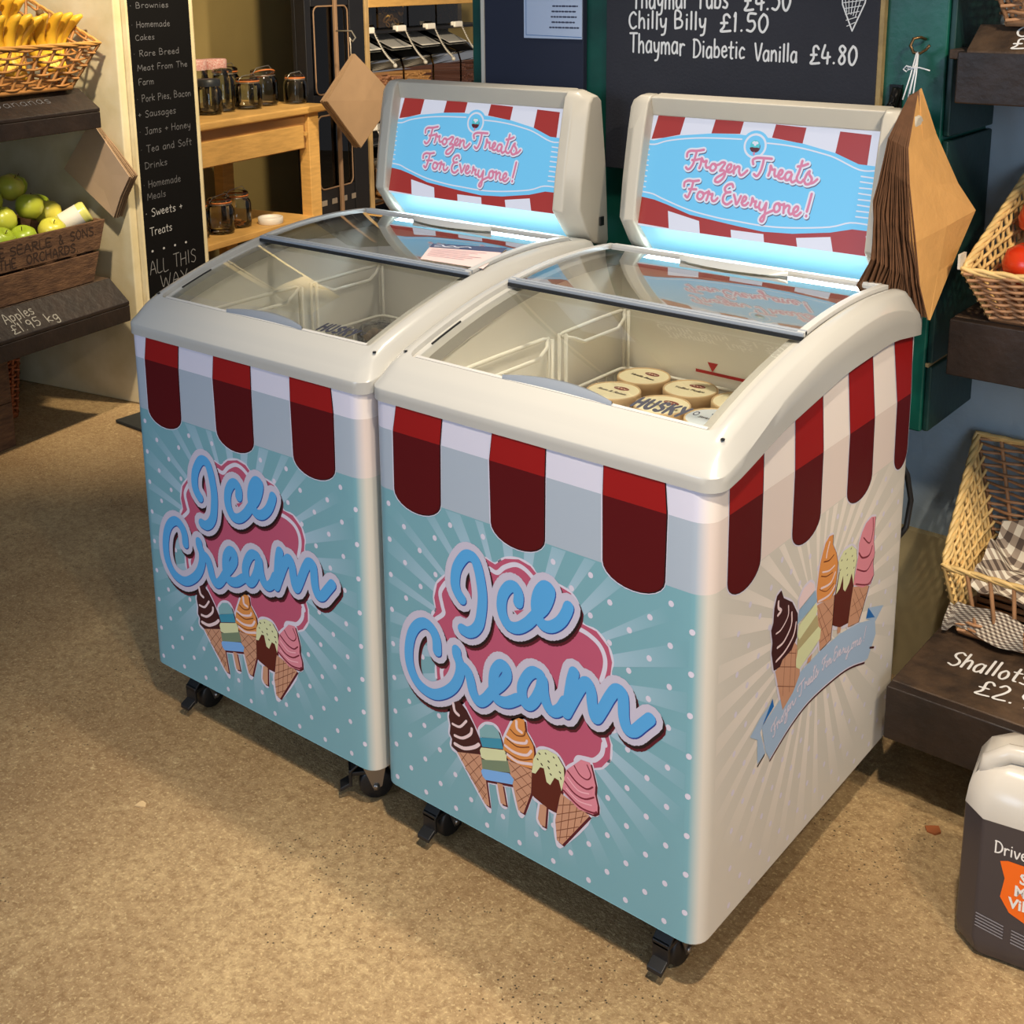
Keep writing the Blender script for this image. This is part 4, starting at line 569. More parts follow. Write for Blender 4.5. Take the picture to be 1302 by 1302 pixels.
    mb.hexa([Vector(p)+Vector((0, .002, 0)) for p in (a[0], a[1], a[2], a[3])] + [Vector(p)+Vector((0, .03, 0)) for p in a])
    mb.build('light_box', PLASTIC, H)
    mb = MB(); mb.hexa([(-.228, .680, 1.172), (.228, .680, 1.172), (.228, .725, 1.172), (-.228, .725, 1.172), (-.228, .676, 1.207), (.228, .676, 1.207), (.228, .712, 1.212), (-.228, .712, 1.212)])
    mb.hexa([(-.228, .70, .92), (.228, .70, .92), (.228, .738, .92), (-.228, .738, .92), (-.228, .69, 1.18), (.228, .69, 1.18), (.228, .722, 1.18), (-.228, .722, 1.18)])
    mb.build('header_housing', CAPP, H, bevel=.003)
    # printed lit face
    E_ = dict(sblue=(116,200,244), sred=(164,50,44), swhite=(222,224,238), spink=(214,128,160), sgrey=(96,92,120), steal=(84,196,206), sch=(92,30,34), sbg=(222,224,238))
    pal = {}
    for k, v in E_.items():
        m = mat('sign_'+k, v, .35, emit=.72); m.node_tree.nodes['Principled BSDF'].inputs['Base Color'].default_value = tuple(c*.18 for c in lin(v))+(1,); pal[k] = m
    ops = [('P', 0, 'sbg', 0, [(-2270, -20), (2270, -20), (2270, 2080), (-2270, 2080)])]
    for k, L, c, w, pts in SIGN_ART:
        if k == 'P': pts = clip([tuple(p) for p in pts], -2265, 2265, -15, 2075)
        ops.append((k, L, c, w, pts))
    mx, mz = -70, 1650
    circ = lambda r, x=0, z=0, n=28, sx=1: [(mx+x+r*cos(2*pi*k/n)*sx, mz+z+r*sin(2*pi*k/n)) for k in range(n)]
    ops += [('P', 4, 'sblue', 0, circ(275)), ('P', 5.5, 'swhite', 0, circ(225)), ('P', 6, 'sblue', 0, circ(185)), ('P', 7, 'sgrey', 0, circ(98, 14, -20, sx=.95)), ('P', 8, 'sch', 0, clip(circ(100, 0, -18), mx-88, mx+88, mz-110, mz+10)),
            ('P', 9, 'steal', 0, clip(circ(102, 0, 0), mx-90, mx+90, mz-30, mz+120)), ('S', 8, 'spink', 34, [(mx, mz-105), (mx, mz-150)]), ('S', 10, 'swhite', 44, [(mx-40, mz+52), (mx-18, mz+62), (mx, mz+20)]), ('S', 10, 'swhite', 44, [(mx+40, mz+52), (mx+18, mz+62), (mx, mz+20)]),
            ('S', 9.5, 'sch', 30, [(mx-80, mz-50), (mx-40, mz-40), (mx, mz-56), (mx+40, mz-40), (mx+80, mz-50)])]
    for l in SIGN_L1+SIGN_L2:
        ops.append(('S', 6.2, 'sgrey', 106, [(x+14, y-20) for x, y in l])); ops.append(('S', 6.6, 'swhite', 112, l)); ops.append(('S', 8, 'spink', 47, l))
    art_object('sign_face', ops, SG, H, pal=pal)
    # lit strip under the sign that shines on the glass
    lm = mat('light_strip', (150,222,250), .3, emit=.75)
    mb = MB(); mb.hexa([(-.226, .640, .969), (.226, .640, .969), (.226, .70, .985), (-.226, .70, .985), (-.226, .640, .972), (.226, .640, .972), (.226, .70, .99), (-.226, .70, .99)])
    mb.build('sign_lip', CAPP, H)
    lm.node_tree.nodes['Principled BSDF'].inputs['Base Color'].default_value = (.05, .12, .16, 1)
    mb = MB(); mb.add([(-.226, .641, .9695), (.226, .641, .9695), (.226, .684, .921), (-.226, .684, .921)], [(0, 1, 2, 3)])
    mb.add([(-.226, .684, .921), (.226, .684, .921), (.226, .700, .905), (-.226, .700, .905)], [(0, 1, 2, 3)])
    mb.build('light_strip', lm, H)
    hl = bpy.data.lights.new('header_lamp', 'AREA'); hl.shape = 'RECTANGLE'; hl.size = .43; hl.size_y = .03; hl.energy = .8; hl.color = (.72, .90, 1.0)
    ho = bpy.data.objects.new('header_lamp', hl); COL.objects.link(ho); ho.parent = H; ho.location = (0, .655, .945); ho.rotation_euler = (radians(-28), 0, 0)
    for x in (.54, .085):
        castor(R, x+.006, .055, 0.0)
    for x in (.54, .085): castor(R, x, .60, pi)
    mb = MB(); mb.smooth = True
    mb.tube([(.60, .69, .60), (.607, .70, .58), (.613, .71, .53), (.61, .705, .48), (.60, .69, .46)], .005, 8); mb.build('power_cable', DARK, R)
    return R
SB = [SBL1, SBL2]
fz = make_freezer(); fz.location = (0, 0, 0)
fz2 = copy_tree(fz); fz2.location = (-.0031-FW*cos(.0203)-.007, -.0-FW*sin(.0203)-.002, 0); fz2.rotation_euler = (0, 0, .0203)
fz2['label'] = 'rear left display freezer beside the tall chalkboard, with a pink leaflet on its glass'
def swap_castor(root, pick, ang):
    for o in root.children:
        if o.name.startswith('castor') and pick(o.matrix_local.translation if False else o.location): o.rotation_euler = (0, 0, ang)
swap_castor(fz2, lambda p: p.x > .4 and p.y < .3, -0.75)
def FZ2(x, y, z):   # left freezer's own coordinates to the room
    c, s = cos(.0203), sin(.0203); l = fz2.location; return Vector((l.x+c*x-s*y, l.y+s*x+c*y, z))
# tubs of ice cream in the right freezer's rear basket
KR = mat('tub_card', (226,194,148), .6); LIDY = mat('tub_lid_yellow', (250,238,200), .5); LIDB = mat('tub_lid_blue', (222,230,238), .5); OV = mat('tub_oval', (128,40,30), .5); INK = mat('tub_ink', (70,44,34), .6); OVW = mat('tub_oval_script', (238,216,190), .5); OVB = mat('tub_oval_blue', (50,86,130), .5)
tubs = [(.150,.566,'Vanilla Bean','cream ice cream tub labelled Vanilla Bean, rearmost left in the basket'), (.152,.463,'Rum & Raisin','cream ice cream tub labelled Rum & Raisin, front left in the basket'),
 (.256,.556,'Toffee Fudge','cream ice cream tub labelled Toffee Fudge, second in the back row'), (.262,.452,'Raspberry Rush','cream ice cream tub labelled Raspberry Rush, middle of the front row'),
 (.360,.548,'Mint Choc','cream ice cream tub half hidden by the lid frame, rightmost in the back row'), (.366,.446,'Strawberry','pale blue ice cream tub, the only one with a blue lid')]
for i, (x, y, nm, lab) in enumerate(tubs):
    t = thing('ice_cream_tub', lab, 'tub', (x, y, .6425), -.15+.1*(i % 3), 'ice cream tubs in the wire basket')
    mb = MB(); mb.smooth = True; mb.lathe([(0, 0), (.042, 0), (.0465, .045), (.0465, .05)], n=28); mb.build('tub_body', KR, t)
    mb = MB(); mb.smooth = True; mb.lathe([(.0495, .044), (.0500, .046), (.0500, .058), (.0485, .0605), (.0470, .0600), (.0465, .0585)], n=32); mb.build('lid_rim', KR, t)
    bl = 'blue' in lab
    mb = MB(); mb.lathe([(.0467, .0588), (0, .0588)], n=32); mb.build('lid', LIDB if bl else LIDY, t)
    Ft = lambda a, b, L: (a, b, .0590+.0002*L)
    mb = MB(); mb.flat = True; mb.cur = 0; flatpoly(mb, [(.004+.016*cos(2*pi*k/20), .019+.0085*sin(2*pi*k/20)) for k in range(20)], 0, Ft); mb.cur = 1
    for q in ([(-.008,.017),(-.004,.023),(-.002,.016)], [(-.001,.017),(.003,.021),(.005,.017),(.009,.021),(.012,.017),(.016,.02)]): ribbon(mb, q, .0016, 1, Ft, n=6)
    mb.build('printed_oval', [OVB if bl else OV, OVW], t)
    text_mesh('lettering', nm, .0115, INK, lambda co: Vector((co.x, co.y-.008, .0593)), t, shear=.2, align='CENTER', offset=.0002)
    if i < 5 or True:
        pass
# clear bag and leaflet in/on the left freezer
mb = MB(); mb.smooth = True; rnd = random.Random(5)
rows = []
for i, (r, z) in enumerate([(.0, .0), (.036, .004), (.042, .02), (.040, .035), (.030, .047), (.012, .052), (0, .05)]):
    rows.append([(r*1.25*cos(2*pi*k/14)*(1+rnd.uniform(-.16, .16)), r*sin(2*pi*k/14)*(1+rnd.uniform(-.16, .16)), z+rnd.uniform(-.003, .003)) for k in range(14)])
mb.grid(rows, True)
bagc = mb.build('ice_bag', glass('crinkled_film', (214, 210, 200), rough=.18, gain=2.2))
pb = FZ2(.128, .545, .646); bagc.location = pb; tag(bagc, 'small crinkled clear bag lying in the left freezer basket', 'bag')
mb = MB(); mb.smooth = True
for k in range(9):
    a = k*2.4; r = .008+.0022*k; mb.lathe([(0, -.008), (.007, -.006), (.009, 0), (.006, .007), (0, .008)], (r*cos(a)*1.2, r*sin(a), .012+.012*(k % 3)), 8)
o = mb.build('bag_contents', mat('bag_sweets', (222,196,160), .5, noise=.3, scale=90), bagc); o['kind'] = 'stuff'
F2 = lambda a, b, L: tuple(FZ2(a, b, zc(b)+.0055+.0002*L))
# leaflet
mb = MB(); mb.flat = True
def leaf(a, b):
    (ax, ay), (bx, by), (cx_, cy_), (dx, dy) = (.410,.412),(.558,.456),(.598,.334),(.452,.330)
    x = (1-b)*((1-a)*dx+a*cx_)+b*((1-a)*ax+a*bx); y = (1-b)*((1-a)*dy+a*cy_)+b*((1-a)*ay+a*by); return x, y
def FL(a, b, L): x, y = leaf(a, b); return F2(x, y, L)
n_ = 8; mb.cur = 0
for k in range(n_):
    for j in range(4):
        mb.add([FL(k/n_, j/4, 0), FL((k+1)/n_, j/4, 0), FL((k+1)/n_, (j+1)/4, 0), FL(k/n_, (j+1)/4, 0)], [(0, 1, 2, 3)])
mb.cur = 1
for k in range(n_): mb.add([FL(k/n_, .74, 1), FL((k+1)/n_, .74, 1), FL((k+1)/n_, 1, 1), FL(k/n_, 1, 1)], [(0, 1, 2, 3)])
mb.cur = 2
for j in range(6):
    ribbon(mb, [(.06, .64-.08*j), (.82-.1*(j % 3), .64-.08*j)], .018, 2, FL, sm=False, n=4)
mb.cur = 3; ribbon(mb, [(.06,.86),(.14,.92),(.2,.84),(.3,.9),(.36,.85),(.5,.9),(.55,.85)], .03, 3, FL); ribbon(mb, [(.06,.8),(.4,.8)], .02, 3, FL)
tag(mb.build('leaflet', [mat('leaflet_pink', (240,208,204), .5), mat('leaflet_navy', (60,70,104), .5), mat('leaflet_ink', (176,140,150), .6), mat('leaflet_white', (220,224,236), .5)]), 'pink leaflet with a dark blue heading lying on the left freezer glass', 'leaflet')
# ------------------------------------------------------------ room shell
UU = Vector((-0.19670, 0.98046, 0)); VV = Vector((0.98046, 0.19670, 0)); PP = Vector((-2.183, .992, 0)); RZ = atan2(UU.y, UU.x)
def LW(u, v, z): return PP+UU*u+VV*v+Vector((0, 0, z))      # corner of the left wall: u runs deeper into the shop
def floor_material():
    m = bpy.data.materials.new('worn_concrete'); m.use_nodes = True; n, l = nt(m); b = n['Principled BSDF']
    tc = n.new('ShaderNodeTexCoord')
    def noise(s, d=6, r=.6): 
        t = n.new('ShaderNodeTexNoise'); t.inputs['Scale'].default_value = s; t.inputs['Detail'].default_value = d; t.inputs['Roughness'].default_value = r; l.new(tc.outputs['Object'], t.inputs['Vector']); return t.outputs[0]
    a, c, d, e = noise(1.3, 4), noise(7, 8, .7), noise(60, 6, .8), noise(150, 3)
    base = mixc(n, l, mrange(n, l, a, .35, .65), lin((158,130,92)), lin((200,172,126)))
    base = mixc(n, l, math_(n, l, 'MULTIPLY', mrange(n, l, c, .35, .7), .45), base, lin((138,106,68)))
    base = mixc(n, l, math_(n, l, 'MULTIPLY', mrange(n, l, d, .42, .62), .62), base, lin((118,86,50)))
    vo = n.new('ShaderNodeTexVoronoi'); vo.inputs['Scale'].default_value = 95; l.new(tc.outputs['Object'], vo.inputs['Vector'])
    pit = math_(n, l, 'MULTIPLY', math_(n, l, 'LESS_THAN', vo.outputs['Distance'], .16), mrange(n, l, noise(3.2, 3), .53, .58))
    base = mixc(n, l, math_(n, l, 'MULTIPLY', pit, .85), base, lin((46,34,22)))
    base = mixc(n, l, math_(n, l, 'MULTIPLY', mrange(n, l, noise(190, 2, .5), .56, .68), .35), base, lin((240,214,160)))
    base = mixc(n, l, math_(n, l, 'MULTIPLY', mrange(n, l, noise(26, 4, .75), .62, .72), .5), base, lin((232,208,158)))
    l.new(base, b.inputs['Base Color']); b.inputs['Roughness'].default_value = .55
    l.new(mrange(n, l, c, .3, .7, .42, .75), b.inputs['Roughness'])
    bp = n.new('ShaderNodeBump'); bp.inputs['Strength'].default_value = .8; bp.inputs['Distance'].default_value = .004
    h = math_(n, l, 'SUBTRACT', math_(n, l, 'ADD', d, math_(n, l, 'MULTIPLY', e, .5)), pit); l.new(h, bp.inputs['Height']); l.new(bp.outputs[0], b.inputs['Normal'])
    return m
mb = MB(); mb.add([(-6, -4, 0), (5, -4, 0), (5, 7, 0), (-6, 7, 0)], [(0, 1, 2, 3)]); struct(mb.build('floor', floor_material()))
CREAM = mat('cream_plaster', (226,212,176), .85, noise=.13, scale=9, bump=.10, bscale=30, rgb2=(208,192,148))
BLUEG = mat('bluegrey_plaster', (168,186,200), .85, noise=.18, scale=5, bump=.4, bscale=30)
OLIVE = mat('olive_wall', (170,148,92), .85, noise=.1, scale=4)
GREEN = mat('green_gloss_paint', (18,96,80), .35, noise=.3, scale=7, bump=.05, bscale=60, rgb2=(14,62,54))
GREEN2 = mat('dark_green_paint', (20,60,56), .45, noise=.3, scale=7, bump=.06, bscale=50, rgb2=(16,42,40))
BOARD = mat('blackboard', (38,39,48), .75, noise=.12, scale=18, bump=.08, bscale=200)
BOARD2 = mat('blackboard_left', (32,38,58), .75, noise=.10, scale=12)
BOARD3 = mat('black_painted_board', (10,9,10), .9, noise=.2, scale=10, spec=.15)
PINE = mat('pine_wood', (218,170,96), .5, noise=.22, scale=6, bump=.1, stretch=(2, 2, 14))
PINE2 = mat('ply_edge', (190,158,108), .6, noise=.25, scale=12)
WHITEP = mat('white_edge_paint', (214,206,190), .5)
CHALK = mat('chalk', (222,222,222), .9); CHALKD = mat('chalk_faded', (96,96,100), .9)
SHELFM = mat('black_shelf_paint', (44,32,25), .5, noise=.35, scale=16, bump=.25, bscale=45, rgb2=(28,20,16))
SHELFT = mat('worn_shelf_top', (84,64,46), .6, noise=.45, scale=22, bump=.3, bscale=60, rgb2=(46,34,25))
def lbox(mb, u0, u1, v0, v1, z0, z1): return mb.hexa([LW(u0,v0,z0), LW(u1,v0,z0), LW(u1,v1,z0), LW(u0,v1,z0), LW(u0,v0,z1), LW(u1,v0,z1), LW(u1,v1,z1), LW(u0,v1,z1)])
def wbox(a, b): mb = MB(); mb.box(a, b); return mb
# cream pier beside the fruit stand
mb = MB(); lbox(mb, .06, .435, -1.2, 0, 0, 2.5); struct(mb.build('wall_pier', CREAM, bevel=.006))
mb = MB(); lbox(mb, -3.2, .06, -.80, -.70, 0, 2.5); struct(mb.build('wall_left', BLUEG))
mb = MB(); lbox(mb, .43, 4.6, -1.3, -1.2, 0, 2.6); struct(mb.build('wall_back_left', OLIVE))
mb = wbox((-.47, 1.03, 0), (3.2, 1.15, 2.6)); struct(mb.build('wall_right', BLUEG))
mb = wbox((.40, 1.012, 0), (3.2, 1.03, .33)); struct(mb.build('baseboard_right', mat('cream_skirting', (176,160,120), .8, noise=.2, scale=14)))
# chalkboard on the pier
t = thing('tall_chalkboard', 'tall narrow chalkboard on the cream pier listing shop goods, ALL THIS WAY', 'chalkboard', LW(.26, 0, .3))
def own(o, t):
    o.parent = t; o.matrix_parent_inverse = Matrix.LocRotScale(t.location, t.rotation_euler, None).inverted(); return o
mb = MB(); lbox(mb, .105, .395, .0005, .016, .12, 2.2); own(mb.build('board', BOARD3, bevel=.001), t)
mb = MB(); lbox(mb, .395, .408, .0005, .017, .12, 2.2); lbox(mb, .094, .105, .0005, .017, .12, 2.2); own(mb.build('edge_strip', CREAM), t)
FB = lambda a, b, L: tuple(LW(a, .0165+.0002*L, b))
mb = MB(); mb.flat = True
def pz(py): return 1.366-(py)*(1.366-.379)/380*1.0
rows = [('· Brownies',10,.018,0),('· Homemade',34,.020,0),('Cakes',50,.018,0),('· Rare Breed',70,.020,0),('Meat From The',88,.019,0),('Farm',106,.020,0),('· Pork Pies, Bacon',127,.022,0),('+ Sausages',147,.022,0),('· Jams + Honey',169,.023,0),('· Tea and Soft',192,.023,0),('Drinks',213,.022,0),('· Homemade',238,.024,0),('Meals',254,.022,0),('· Sweets +',276,.027,1),('Treats',301,.027,1),('ALL THIS',352,.046,1),('WAY',374,.042,1)]
for tx, py, h, br in rows:
    mb.cur = 0 if br == 0 else 1
    if tx in ('ALL THIS', 'WAY'): mb.cur = 2
    u0 = .118; wd = None; k = len(tx)
    wd = {'ALL THIS': .235, 'WAY': .14, '· Pork Pies, Bacon': .262, 'Meat From The': .24, '· Jams + Honey': .25}.get(tx, min(.25, .0182*k))
    if tx == 'WAY': u0 = .165
    if tx[0] != '·' and tx not in ('ALL THIS', 'WAY', '+ Sausages'): u0 = .132
    chalk(mb, tx, u0, pz(py), h, .0026 if br else .0022, FB, width=wd)
for k in range(4): mb.cur = 1; ribbon(mb, [(.135+.055*k, pz(322)), (.137+.055*k, pz(322))], .008, 0, FB)
own(mb.build('chalk_writing', [CHALKD, mat('chalk_mid', (176,176,178), .9), mat('chalk_dim', (132,132,134), .9)]), t)
# green boarding behind the freezers
mb = wbox((-.46, .80, .622), (.588, 1.03, 2.5)); struct(mb.build('wall_green_boarding', GREEN, bevel=.004))
t = thing('green_side_panel', 'dark green boarded panel facing right between the paper bags and the wall', 'panel', (.59, .91, .62))
for (z0, z1) in ((.624, .745), (.752, 1.148), (1.155, 2.45)):
    mb = wbox((.5885, .805, z0), (.600, 1.028, z1)); own(mb.build('panel_board', GREEN2, bevel=.003), t)
mb = wbox((.5882, .802, .745), (.594, 1.028, .752)); own(mb.build('bare_groove', PINE2), t)
# boards on the green front
t = thing('price_chalkboard', 'large black chalkboard above the right freezer with ice cream prices in white', 'chalkboard', (.2, .79, 1.05))
own(wbox((-.092, .784, 1.046), (.474, .7995, 2.3)).build('board', BOARD, bevel=.001), t)
own(wbox((.474, .786, 1.046), (.482, .7995, 2.3)).build('bare_edge', mat('raw_edge', (176,150,100), .7, noise=.4, scale=40)), t)
FP = lambda a, b, L: (a, .7838-.0002*L, b)
mb = MB(); mb.flat = True
chalk(mb, 'Thaymar Tubs', -.03, 1.366, .038, .0042, FP, width=.215); chalk(mb, '£4.50', .215, 1.363, .036, .0045, FP, width=.097)
chalk(mb, 'Chilly Billy', -.038, 1.327, .032, .0042, FP, width=.178); chalk(mb, '£1.50', .166, 1.324, .032, .0045, FP, width=.104)
chalk(mb, 'Thaymar', -.035, 1.281, .036, .0040, FP, width=.128, slope=-.02); chalk(mb, 'Diabetic', .110, 1.276, .034, .0038, FP, width=.112, slope=-.01); chalk(mb, 'Vanilla', .240, 1.273, .031, .0038, FP, width=.088); chalk(mb, '£4.80', .350, 1.271, .032, .0042, FP, width=.092)
ribbon(mb, [(.404, 1.395), (.406, 1.375), (.426, 1.330), (.447, 1.378), (.449, 1.395)], .0026, 0, FP, sm=False)
for k in range(6): ribbon(mb, [(.406+.002*k, 1.388-.010*k), (.446-.0035*k+.0015, 1.392-.0095*k)], .0014, 0, FP, sm=False)
for k in range(5): ribbon(mb, [(.409+.008*k, 1.392), (.4145+.004*k, 1.362-.002*k)], .0014, 0, FP, sm=False)
own(mb.build('chalk_writing', CHALK), t)
t = thing('notice_chalkboard', 'plain dark navy board above the left freezer with a white paper notice', 'board', (-.28, .79, 1.0))
own(wbox((-.412, .786, .90), (-.150, .7995, 2.3)).build('board', BOARD2, bevel=.001), t)
own(wbox((-.4215, .784, .90), (-.412, .7995, 2.3)).build('white_edge', WHITEP), t)
t = thing('paper_notice', 'white laminated paper notice with small print, pinned on the navy board', 'notice', (-.225, .785, 1.34))
own(wbox((-.302, .7835, 1.302), (-.152, .7855, 1.50)).build('paper', mat('notice_paper', (186,200,224), .35)), t)
FN = lambda a, b, L: (a, .7833-.0002*L, b)
mb = MB(); mb.flat = True; mb.cur = 0; ribbon(mb, [(-.296, 1.49), (-.296, 1.3085), (-.153, 1.306)], .0016, 0, FN, sm=False)
mb.cur = 1
rnd = random.Random(9)
for k, (a, b) in enumerate(((-.226, -.163), (-.228, -.168), (-.230, -.166), (-.228, -.168), (-.234, -.160))):
    x = a; z = 1.368-.0108*k
    while x < b:
        w = rnd.uniform(.003, .009); ribbon(mb, [(x, z), (min(b, x+w), z)], .0034, 0, FN, n=4, sm=False); x += w+.003
own(mb.build('small_print', [mat('notice_rule', (90,130,180), .5), mat('notice_ink', (60,66,90), .6)]), t)
# black door bolt
t = thing('door_bolt', 'small black barrel bolt on the green post beside the price board', 'bolt', (.51, .79, 1.21))
mb = MB(); mb.smooth = True; mb.tube([(.497, .792, 1.176), (.503, .788, 1.20), (.512, .786, 1.235)], .008, 8); mb.tube([(.499, .785, 1.185), (.509, .781, 1.222)], .005, 8); own(mb.build('barrel', mat('black_iron', (28,26,24), .35, metal=.6), t), t)
mb = MB(); mb.smooth = True; mb.lathe([(0, .010), (.006, .008), (.007, 0)], T=Matrix.Translation((.505, .783, 1.205)) @ Matrix.Rotation(pi/2, 4, 'X'), n=10); own(mb.build('knob', mat('black_iron', (28,26,24), .35, metal=.6)), t)
mb = MB()
mb.box((.495, .795, 1.17), (.517, .80, 1.24)); own(mb.build('plate', mat('black_iron', (28,26,24), .35, metal=.6)), t)
# ------------------------------------------------------------ bags on a string beside the right freezer
BAGF = mat('kraft_paper', (216,164,98), .65, noise=.10, scale=20, bump=.15, bscale=60); BAGE = mat('kraft_edge', (112,76,50), .7, noise=.35, scale=60)
t = thing('paper_bag_bunch', 'thick bunch of brown paper bags hung on white string by the right freezer', 'paper bags', (.56, .75, 1.26))
mb = MB(); mb.smooth = True
mb.tube([(.553, .795, 1.318), (.549, .782, 1.322), (.540, .775, 1.320), (.536, .772, 1.308), (.543, .770, 1.297), (.555, .768, 1.296), (.566, .765, 1.303), (.572, .763, 1.310)], .0026, 6); own(mb.build('hook', mat('brass_hook', (120,92,60), .35, metal=.8)), t)
mb = MB(); mb.smooth = True
for a, b in (((.550,.768,1.297),(.552,.735,1.225)), ((.551,.768,1.298),(.558,.725,1.232)), ((.552,.768,1.297),(.565,.722,1.228)), ((.549,.768,1.297),(.547,.725,1.222))): mb.tube([a, ((a[0]+b[0])/2+.001, (a[1]+b[1])/2, (a[2]+b[2])/2), b], .0013, 5)
mb.tube([(.538,.755,1.271),(.546,.752,1.275),(.541,.752,1.268),(.549,.752,1.272),(.562,.75,1.274),(.572,.748,1.272),(.582,.745,1.270)], .0013, 5)
mb.tube([(.540,.752,1.266),(.534,.752,1.270),(.540,.75,1.276),(.552,.75,1.273),(.556,.748,1.278)], .0013, 5)
own(mb.build('string', mat('white_string', (230,232,236), .8)), t)
NB = 34; rnd = random.Random(11)
front = [(.5745,.720,1.236),(.6080,.622,1.099),(.6220,.620,1.005),(.6330,.630,.935),(.6390,.660,.872)]     # edge towards the freezer, front bag
rear = [(.5690,.700,1.232),(.5590,.628,1.125),(.5530,.614,1.070),(.5610,.600,.975),(.5320,.590,.908)]
for i in range(NB):
    f = i/(NB-1); f2 = f**1.05; e = []
    for k, (a, b) in enumerate(zip(front, rear)):
        w = (0, .5, .8, 1, 1)[k]*rnd.uniform(-.0035, .0035)
        e.append(Vector(a).lerp(Vector(b), f2)+Vector((w, w, abs(w)*.8+(0.012*sin(f*pi) if k == 4 else 0)-(.02*f*(1-f) if k == 4 else 0))))
    top = Vector((.5790, .722, 1.243)).lerp(Vector((.572, .73, 1.238)), f)
    r = Vector((.6560, .800, 1.036)).lerp(Vector((.590, .775, 1.03)), f); r1 = Vector((.594, .762, 1.165)).lerp(Vector((.574, .765, 1.165)), f)
    bot = e[-1]
    r2_ = Vector((.638, .768, .955)).lerp(Vector((.575, .76, .95)), f)
    right = [top, r1, r1.lerp(r, .62)+Vector((-.004, .0, -.004)), r, r2_, bot+Vector((.002, .004, -.001))]
    left = [e[0], e[0].lerp(e[1], .6)+Vector((0, -.02, 0)), e[1], e[2], e[3], e[4]]
    mb = MB(); mb.smooth = False; th = Vector((-.0011, -.0003, 0)) if i else Vector((-.001, 0, 0))
    mid = [(l+r_)/2+Vector((.001, -.001, 0))*sin(pi*q/5) for q, (l, r_) in enumerate(zip(left, right))]
    mb.cur = 0; mb.grid([left, mid, right]); mb.grid([[p+th for p in left], [p+th for p in mid], [p+th for p in right]])
    mb.cur = 1; mb.grid([left, [p+th for p in left]]); mb.grid([right, [p+th for p in right]])
    # folded lip along the visible edge
    mb.cur = 1; off = Vector((-.0006, -.0022, 0)); mb.grid([[p for p in left], [p+off+th*.5 for p in left], [p+th for p in left]])
    mb.flat = True; own(mb.build('paper_bag', [BAGF, BAGE] if i == 0 else [BAGE if i > 2 else BAGF, BAGE]), t)
mb = MB(); mb.smooth = True; mb.lathe([(0, .002), (.005, .001), (.007, 0)], T=Matrix.Translation((.571, .716, 1.213)) @ Matrix.Rotation(pi/2, 4, 'X'), n=9); own(mb.build('torn_hole', mat('torn_paper', (240,190,110), .8)), t)
# ------------------------------------------------------------ wicker
WICK = mat('wicker_honey', (244,206,136), .45, noise=.25, scale=30); WICKB = mat('wicker_brown', (186,138,98), .55, noise=.3, scale=30); WICKD = mat('wicker_shadow', (96,58,34), .7); WICKH = mat('wicker_golden_brown', (186,130,70), .5, noise=.3, scale=30); WICKR = mat('wicker_red', (178,100,56), .55, noise=.25, scale=30)
def wicker_wall(mb, A, B, C, D, n, m, r, out, skip=0, gapf=1.0):
    """A,B bottom corners; D,C top corners; n stakes, m weaver rows"""
    A, B, C, D = map(Vector, (A, B, C, D)); N = ((B-A).cross(D-A)).normalized()*out
    for k in range(n+1):
        u = k/n; mb.tube([A.lerp(B, u), D.lerp(C, u)], r*1.15, 5, cap=False)
    seg = n*4
    for j in range(m):
        v = (j+.5)/m
        if skip and j >= skip: continue
        P = []
        for k in range(seg+1):
            u = k/seg; w = cos(pi*(u*n)+(pi if j % 2 else 0))*r*1.5
            P.append(A.lerp(B, u).lerp(D.lerp(C, u), v)+N*w)
        mb.tube(P, r*.9*gapf, 5, cap=False)
def basket(name, label, bot, top, mats, n=(8, 6), m=10, r=.0035, group=None, rimr=.007, rows_front=None, extra=None):
    """bot/top: corners front-left, front-right, back-right, back-left"""
    t = thing(name, label, 'basket', tuple(bot[0]), 0, group)
    names = ('front_weave', 'right_weave', 'back_weave', 'left_weave')
    for i in range(4):
        j = (i+1) % 4; mb = MB(); mb.smooth = True
        a = n[0] if i % 2 == 0 else n[1]
        if rows_front and i == 0:
            wicker_wall(mb, bot[i], bot[j], top[j], top[i], a, m, r, 1, skip=rows_front)
        else: wicker_wall(mb, bot[i], bot[j], top[j], top[i], a, m, r, 1)
        o = own(mb.build(names[i], mats[i]), t); o['kind'] = 'stuff'
    mb = MB(); mb.smooth = True
    for ph in (0, 2.1, 4.2):
        P = []; 
        for i in range(4):
            a, b = Vector(top[i]), Vector(top[(i+1) % 4]); k = 24
            for q in range(k):
                x = a.lerp(b, q/k); s_ = (i*k+q)*.9+ph; P.append(x+Vector((cos(s_)*rimr*.55, cos(s_+1)*rimr*.3, sin(s_)*rimr*.55)))
        mb.tube(P, rimr*.62, 6, close=True)
    own(mb.build('braided_rim', mats[4]), t)
    mb = MB(); mb.smooth = True
    for i in range(4):
        mb.tube([bot[i], Vector(bot[i]).lerp(Vector(bot[(i+1) % 4]), .5), bot[(i+1) % 4]], r*1.8, 6)
    for k in range(1, 12):
        f = k/12; mb.tube([Vector(bot[0]).lerp(Vector(bot[3]), f), Vector(bot[1]).lerp(Vector(bot[2]), f)], r*1.6, 5)
    own(mb.build('woven_base', mats[2]), t)
    return t
